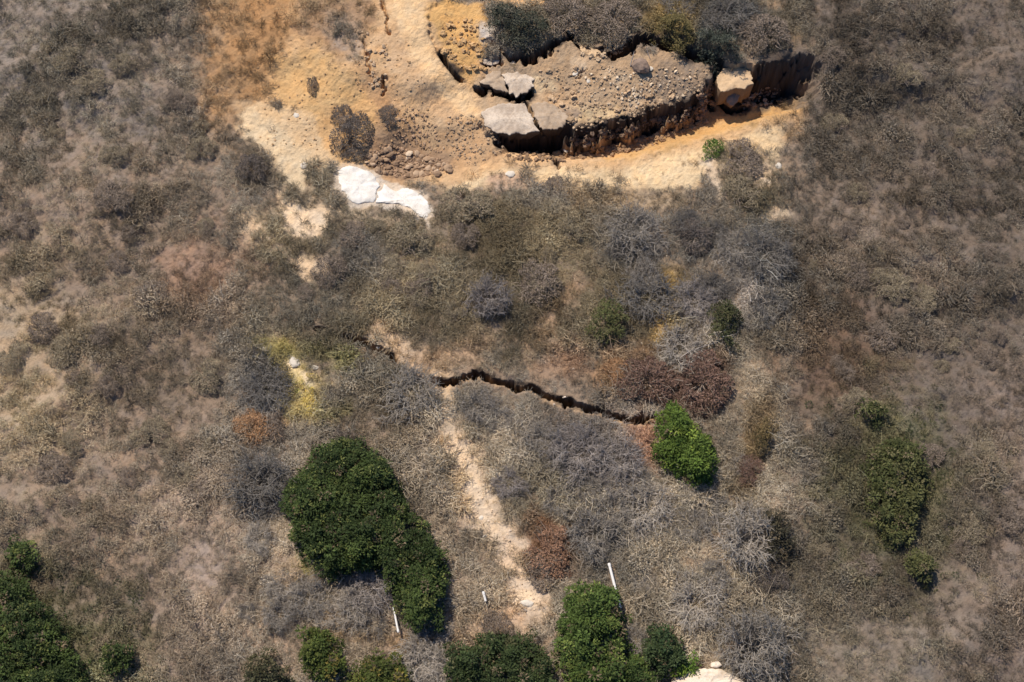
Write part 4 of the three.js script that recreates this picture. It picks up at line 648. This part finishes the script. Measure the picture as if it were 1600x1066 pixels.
for (const [px, py, r, label] of [
  [458, 562, 0.3, 'largest white stone beside the yellow flowers'], [408, 543, 0.14, 'white stone left of the yellow flowers'], [381, 541, 0.13, 'white stone at the left edge of the brush'], [491, 572, 0.15, 'white stone right of the yellow flowers'],
  [800, 318, 0.11, 'white stone in the scrub below the sandy rim'], [806, 368, 0.11, 'white stone in the middle of the olive scrub'], [1003, 536, 0.11, 'white stone above the orange brown shrub'], [885, 818, 0.11, 'white stone over the reddish dead shrub'],
  [797, 268, 0.2, 'white stone on the sandy rim under the trench'], [1176, 322, 0.11, 'white stone on the right beside the olive brown bush'], [1218, 255, 0.2, 'white stone at the right edge on the sandy rim'], [709, 722, 0.12, 'white stone at the upper left of the footpath'],
  [715, 787, 0.11, 'white stone in brush left of the footpath'], [752, 808, 0.13, 'white stone on the footpath halfway down'], [757, 837, 0.1, 'white stone at the left rim of the footpath'], [652, 938, 0.07, 'tiny white stone on the largest green shrub edge'],
  [824, 941, 0.22, 'broad white stone at the lower end of the footpath'], [558, 622, 0.12, 'white stone in brush above the largest green shrub'], [591, 545, 0.1, 'pale stone at the right end of the shorter fissure'], [884, 237, 0.12, 'pale stone on the floor of the trench'],
  [462, 178, 0.14, 'white stone on the sand at upper left'], [474, 255, 0.2, 'pale stone at the top of the sparse brush on the left'], [1017, 104, 0.14, 'white stone touching the dark boulder'], [899, 112, 0.16, 'white stone on the sunken block under the tan ledge'], [920, 124, 0.13, 'white stone beside the short crack on the sunken block'],
]) stone('white_stone', label, px, py, r, M_STONE, 'stone');
// earth clods of the heap: the largest each on its own, the crumbs together
seed = 4711;
const heap = [[565, 245], [600, 225], [640, 235], [690, 250], [712, 262], [680, 272], [640, 280], [600, 272], [572, 258]].map(([x, y]) => [x, y]);
const inPx = (p, x, y) => { let c = false; for (let i = 0, j = p.length - 1; i < p.length; j = i++) if ((p[i][1] > y) !== (p[j][1] > y) && x < (p[j][0] - p[i][0]) * (y - p[i][1]) / (p[j][1] - p[i][1]) + p[i][0]) c = !c; return c; };
const clodMats = [std([0.36, 0.245, 0.155], 0.97), std([0.45, 0.32, 0.21], 0.97), std([0.25, 0.165, 0.105], 0.97), std([0.58, 0.46, 0.33], 0.95)];
for (let n = 0; n < 90;) {
  const px = R(560, 715), py = R(220, 285); if (!inPx(heap, px, py)) continue; n++;
  const r = 0.05 + 0.12 * rnd() ** 1.6, [x, y, z] = spot(px, py, r), o = new THREE.Mesh(stones[Math.floor(rnd() * 4)], clodMats[Math.floor(rnd() * 3.25)]); o.name = numbered('earth_clod'); o.position.set(x, y + r * 0.4, z); o.rotation.set(R(-0.5, 0.5), R(0, 6.28), R(-0.5, 0.5)); o.scale.set(r * R(0.7, 1.2), r * R(0.6, 1), r * R(0.7, 1.2)); o.castShadow = o.receiveShadow = true; scene.add(o);
  tag(o, 'brown earth clod in the rubble heap beside the white rock', 'clod', 'earth clods of the rubble heap');
}
{
  const l = [[], [], []], add = (px, py, r, c, f) => { const [x, y, z] = spot(px, py, r * 0.5), k = R(0.75, 1.3) * f; l[Math.floor(rnd() * 3)].push([x, y + r * 0.25, z, R(0, 6.28), R(-0.6, 0.6), R(-0.6, 0.6), r, r * R(0.7, 1), c[0] * k, c[1] * k, c[2] * k]); };
  const area = (p, n, r0, r1, c, f = 1) => { const xs_ = p.map((q) => q[0]), ys_ = p.map((q) => q[1]); for (let k = 0; k < n;) { const px = R(Math.min(...xs_), Math.max(...xs_)), py = R(Math.min(...ys_), Math.max(...ys_)); if (!inPx(p, px, py)) { continue; } k++; add(px, py, lerp(r0 * 0.7, r1 * 1.25, rnd() ** 2), c, f); } };
  area(heap, 900, 0.025, 0.07, [0.33, 0.22, 0.14]);
  area([[600, 160], [650, 165], [680, 190], [690, 240], [640, 230], [600, 200]], 260, 0.02, 0.06, [0.32, 0.22, 0.145]);
  area([[700, 180], [760, 180], [790, 235], [740, 260], [690, 240]], 330, 0.02, 0.06, [0.36, 0.26, 0.17]);
  area([[840, 110], [1000, 100], [1110, 110], [1095, 145], [1000, 185], [900, 210], [850, 150]], 800, 0.015, 0.06, [0.42, 0.30, 0.19]);
  area([[900, 100], [1100, 110], [1080, 150], [960, 180], [900, 150]], 130, 0.02, 0.075, [0.60, 0.48, 0.34]);
  area([[960, 150], [1010, 120], [1040, 130], [1000, 165]], 70, 0.02, 0.06, [0.62, 0.5, 0.36]);
  area([[785, 238], [900, 238], [1010, 215], [1100, 175], [1110, 190], [1000, 235], [880, 252], [790, 250]], 650, 0.025, 0.08, [0.27, 0.175, 0.105]);
  area([[840, 110], [900, 105], [1000, 130], [1060, 150], [960, 195], [880, 200]], 60, 0.06, 0.14, [0.44, 0.31, 0.19]);
  area([[890, 215], [980, 200], [1090, 165], [1090, 180], [980, 215], [900, 232]], 260, 0.05, 0.11, [0.19, 0.13, 0.09]);
  area([[1090, 150], [1125, 125], [1125, 160], [1090, 190]], 160, 0.04, 0.11, [0.30, 0.2, 0.13]);
  area([[1165, 145], [1222, 140], [1222, 160], [1160, 170]], 110, 0.03, 0.09, [0.32, 0.22, 0.15]);
  area([[690, 20], [760, 30], [760, 110], [720, 105], [690, 80]], 130, 0.025, 0.13, [0.50, 0.32, 0.155]);
  area([[540, 40], [600, 60], [620, 130], [580, 140], [560, 100]], 80, 0.02, 0.09, [0.46, 0.33, 0.21]);
  area([[400, 60], [640, 60], [700, 240], [400, 240]], 500, 0.015, 0.045, [0.46, 0.30, 0.16]);
  area([[700, 690], [740, 700], [850, 950], [800, 960]], 260, 0.015, 0.04, [0.6, 0.46, 0.32]);
  area([[880, 40], [990, 65], [960, 95], [910, 90]], 150, 0.04, 0.1, [0.42, 0.31, 0.2]);
  area([[385, 300], [1210, 320], [1210, 1040], [385, 1040]], 420, 0.02, 0.05, [0.6, 0.5, 0.4]);
  l.forEach((q, k) => instanced('earth_crumbs', clods[k], std([1, 1, 1], 0.97, { flatShading: true }), q, 'loose crumbs of earth and small pale pebbles'));
}

// ------------------------------------------------------------------ white pipes, sticks and the bare trunk
const M_PIPE = std([0.74, 0.72, 0.68], 0.5), M_WOOD = std([0.45, 0.40, 0.36], 0.9);
function tube(r, len, name, a, b, mat, parent) {          // a hollow pipe from a to b
  const A = new THREE.Vector3(...a), B = new THREE.Vector3(...b), L0 = A.distanceTo(B), g = new THREE.LatheGeometry([[r * 0.78, 0.002], [r, 0], [r, L0], [r * 0.78, L0 - 0.002], [r * 0.78, 0.002]].map(([x, y]) => new THREE.Vector2(x, y)), 14);
  const o = child(name, g, mat, parent); o.position.copy(A).sub(parent.position); o.quaternion.setFromUnitVectors(new THREE.Vector3(0, 1, 0), B.clone().sub(A).normalize()); return o;
}
function pipe(label, p0, p1, r) {
  const a = spot(...p0, 0.2), b = spot(...p1, 0.2); a[1] += 0.34; b[1] += 0.3;
  const o = base('white_pipe', a[0], a[1] - 0.34, a[2]); tag(o, label, 'pipe'); tube(r, 0, 'pipe_body', a, b, M_PIPE, o);
  const A = new THREE.Vector3(...a), B = new THREE.Vector3(...b), d = B.clone().sub(A).normalize(); tube(r * 1.18, 0, 'collar', A.clone().addScaledVector(d, 0.02).toArray(), A.clone().addScaledVector(d, 0.12).toArray(), M_PIPE, o);
}
pipe('longest white pipe lying beside the rounded green shrub', [951, 882], [969, 952], 0.05);
pipe('thin white pipe beside the narrow tail of the largest green shrub', [623, 990], [615, 950], 0.038);
pipe('shortest white pipe lying in brush left of the footpath end', [755, 926], [759, 941], 0.045);
function stick(label, list, r, name = 'dead_stick') {     // px, py, height over the ground
  const q = list.map(([px, py, up]) => { const s = spot(px, py, up); return [s[0], s[1] + up, s[2]]; }), m = new Mesher(); m.stick(q.map((p) => [p[0] - q[0][0], p[1] - q[0][1], p[2] - q[0][2]]), r, r * 0.6, 6);
  const o = new THREE.Mesh(m.geo(), M_WOOD); o.name = numbered(name); o.position.set(...q[0]); o.castShadow = o.receiveShadow = true; scene.add(o); return tag(o, label, 'stick');
}
stick('pale stick leaning against the bank left of the dark boulder', [[985, 103, 0.02], [988, 92, 0.25], [991, 81, 0.5]], 0.022);
stick('thin pale stick leaning against the bank right of the dark boulder', [[1016, 92, 0.02], [1012, 82, 0.25], [1010, 74, 0.4]], 0.015);
stick('curved pale root at the foot of the sandy block', [[1170, 153, 0.1], [1180, 152, 0.12], [1188, 146, 0.14], [1189, 141, 0.16]], 0.035, 'dead_root');
stick('long pale branch lying on the shrub above the maroon shrubs', [[1062, 560, 0.35], [1080, 548, 0.4], [1105, 540, 0.38], [1120, 535, 0.3]], 0.02, 'dead_branch');
stick('pale stick lying right of the largest green shrub', [[700, 906, 0.12], [708, 907, 0.13], [715, 906, 0.12]], 0.018);
{
  const m = new Mesher(), c = spot(1155, 1005, 0.3), J = (px, py, up) => { const s = spot(px, py, up); return [s[0] - c[0], s[1] + up - c[1], s[2] - c[2]]; };
  m.stick([J(1150, 1000, 0.5), J(1155, 1008, 0.5), J(1153, 1016, 0.4), J(1160, 1024, 0.45), J(1166, 1030, 0.5)], 0.03, 0.016, 6);
  m.stick([J(1155, 1008, 0.5), J(1148, 998, 0.6), J(1142, 992, 0.6)], 0.024, 0.012, 6); m.stick([J(1155, 1007, 0.5), J(1162, 999, 0.6), J(1172, 996, 0.65), J(1182, 998, 0.6)], 0.02, 0.01, 6); m.stick([J(1148, 998, 0.6), J(1146, 990, 0.65), J(1147, 981, 0.6)], 0.018, 0.01, 6);
  m.stick([J(1153, 1016, 0.4), J(1149, 1026, 0.4), J(1146, 1036, 0.3)], 0.02, 0.012, 6);
  const o = new THREE.Mesh(m.geo(), M_WOOD); o.name = numbered('dead_branch'); o.position.set(...c); scene.add(o); tag(o, 'forked pale branch standing out of the big grey corner shrub', 'branch');
}
scene.traverse((o) => { if (o.isMesh && o.name !== 'sky') { o.castShadow = true; o.receiveShadow = true; } });
renderer.render(scene, camera);
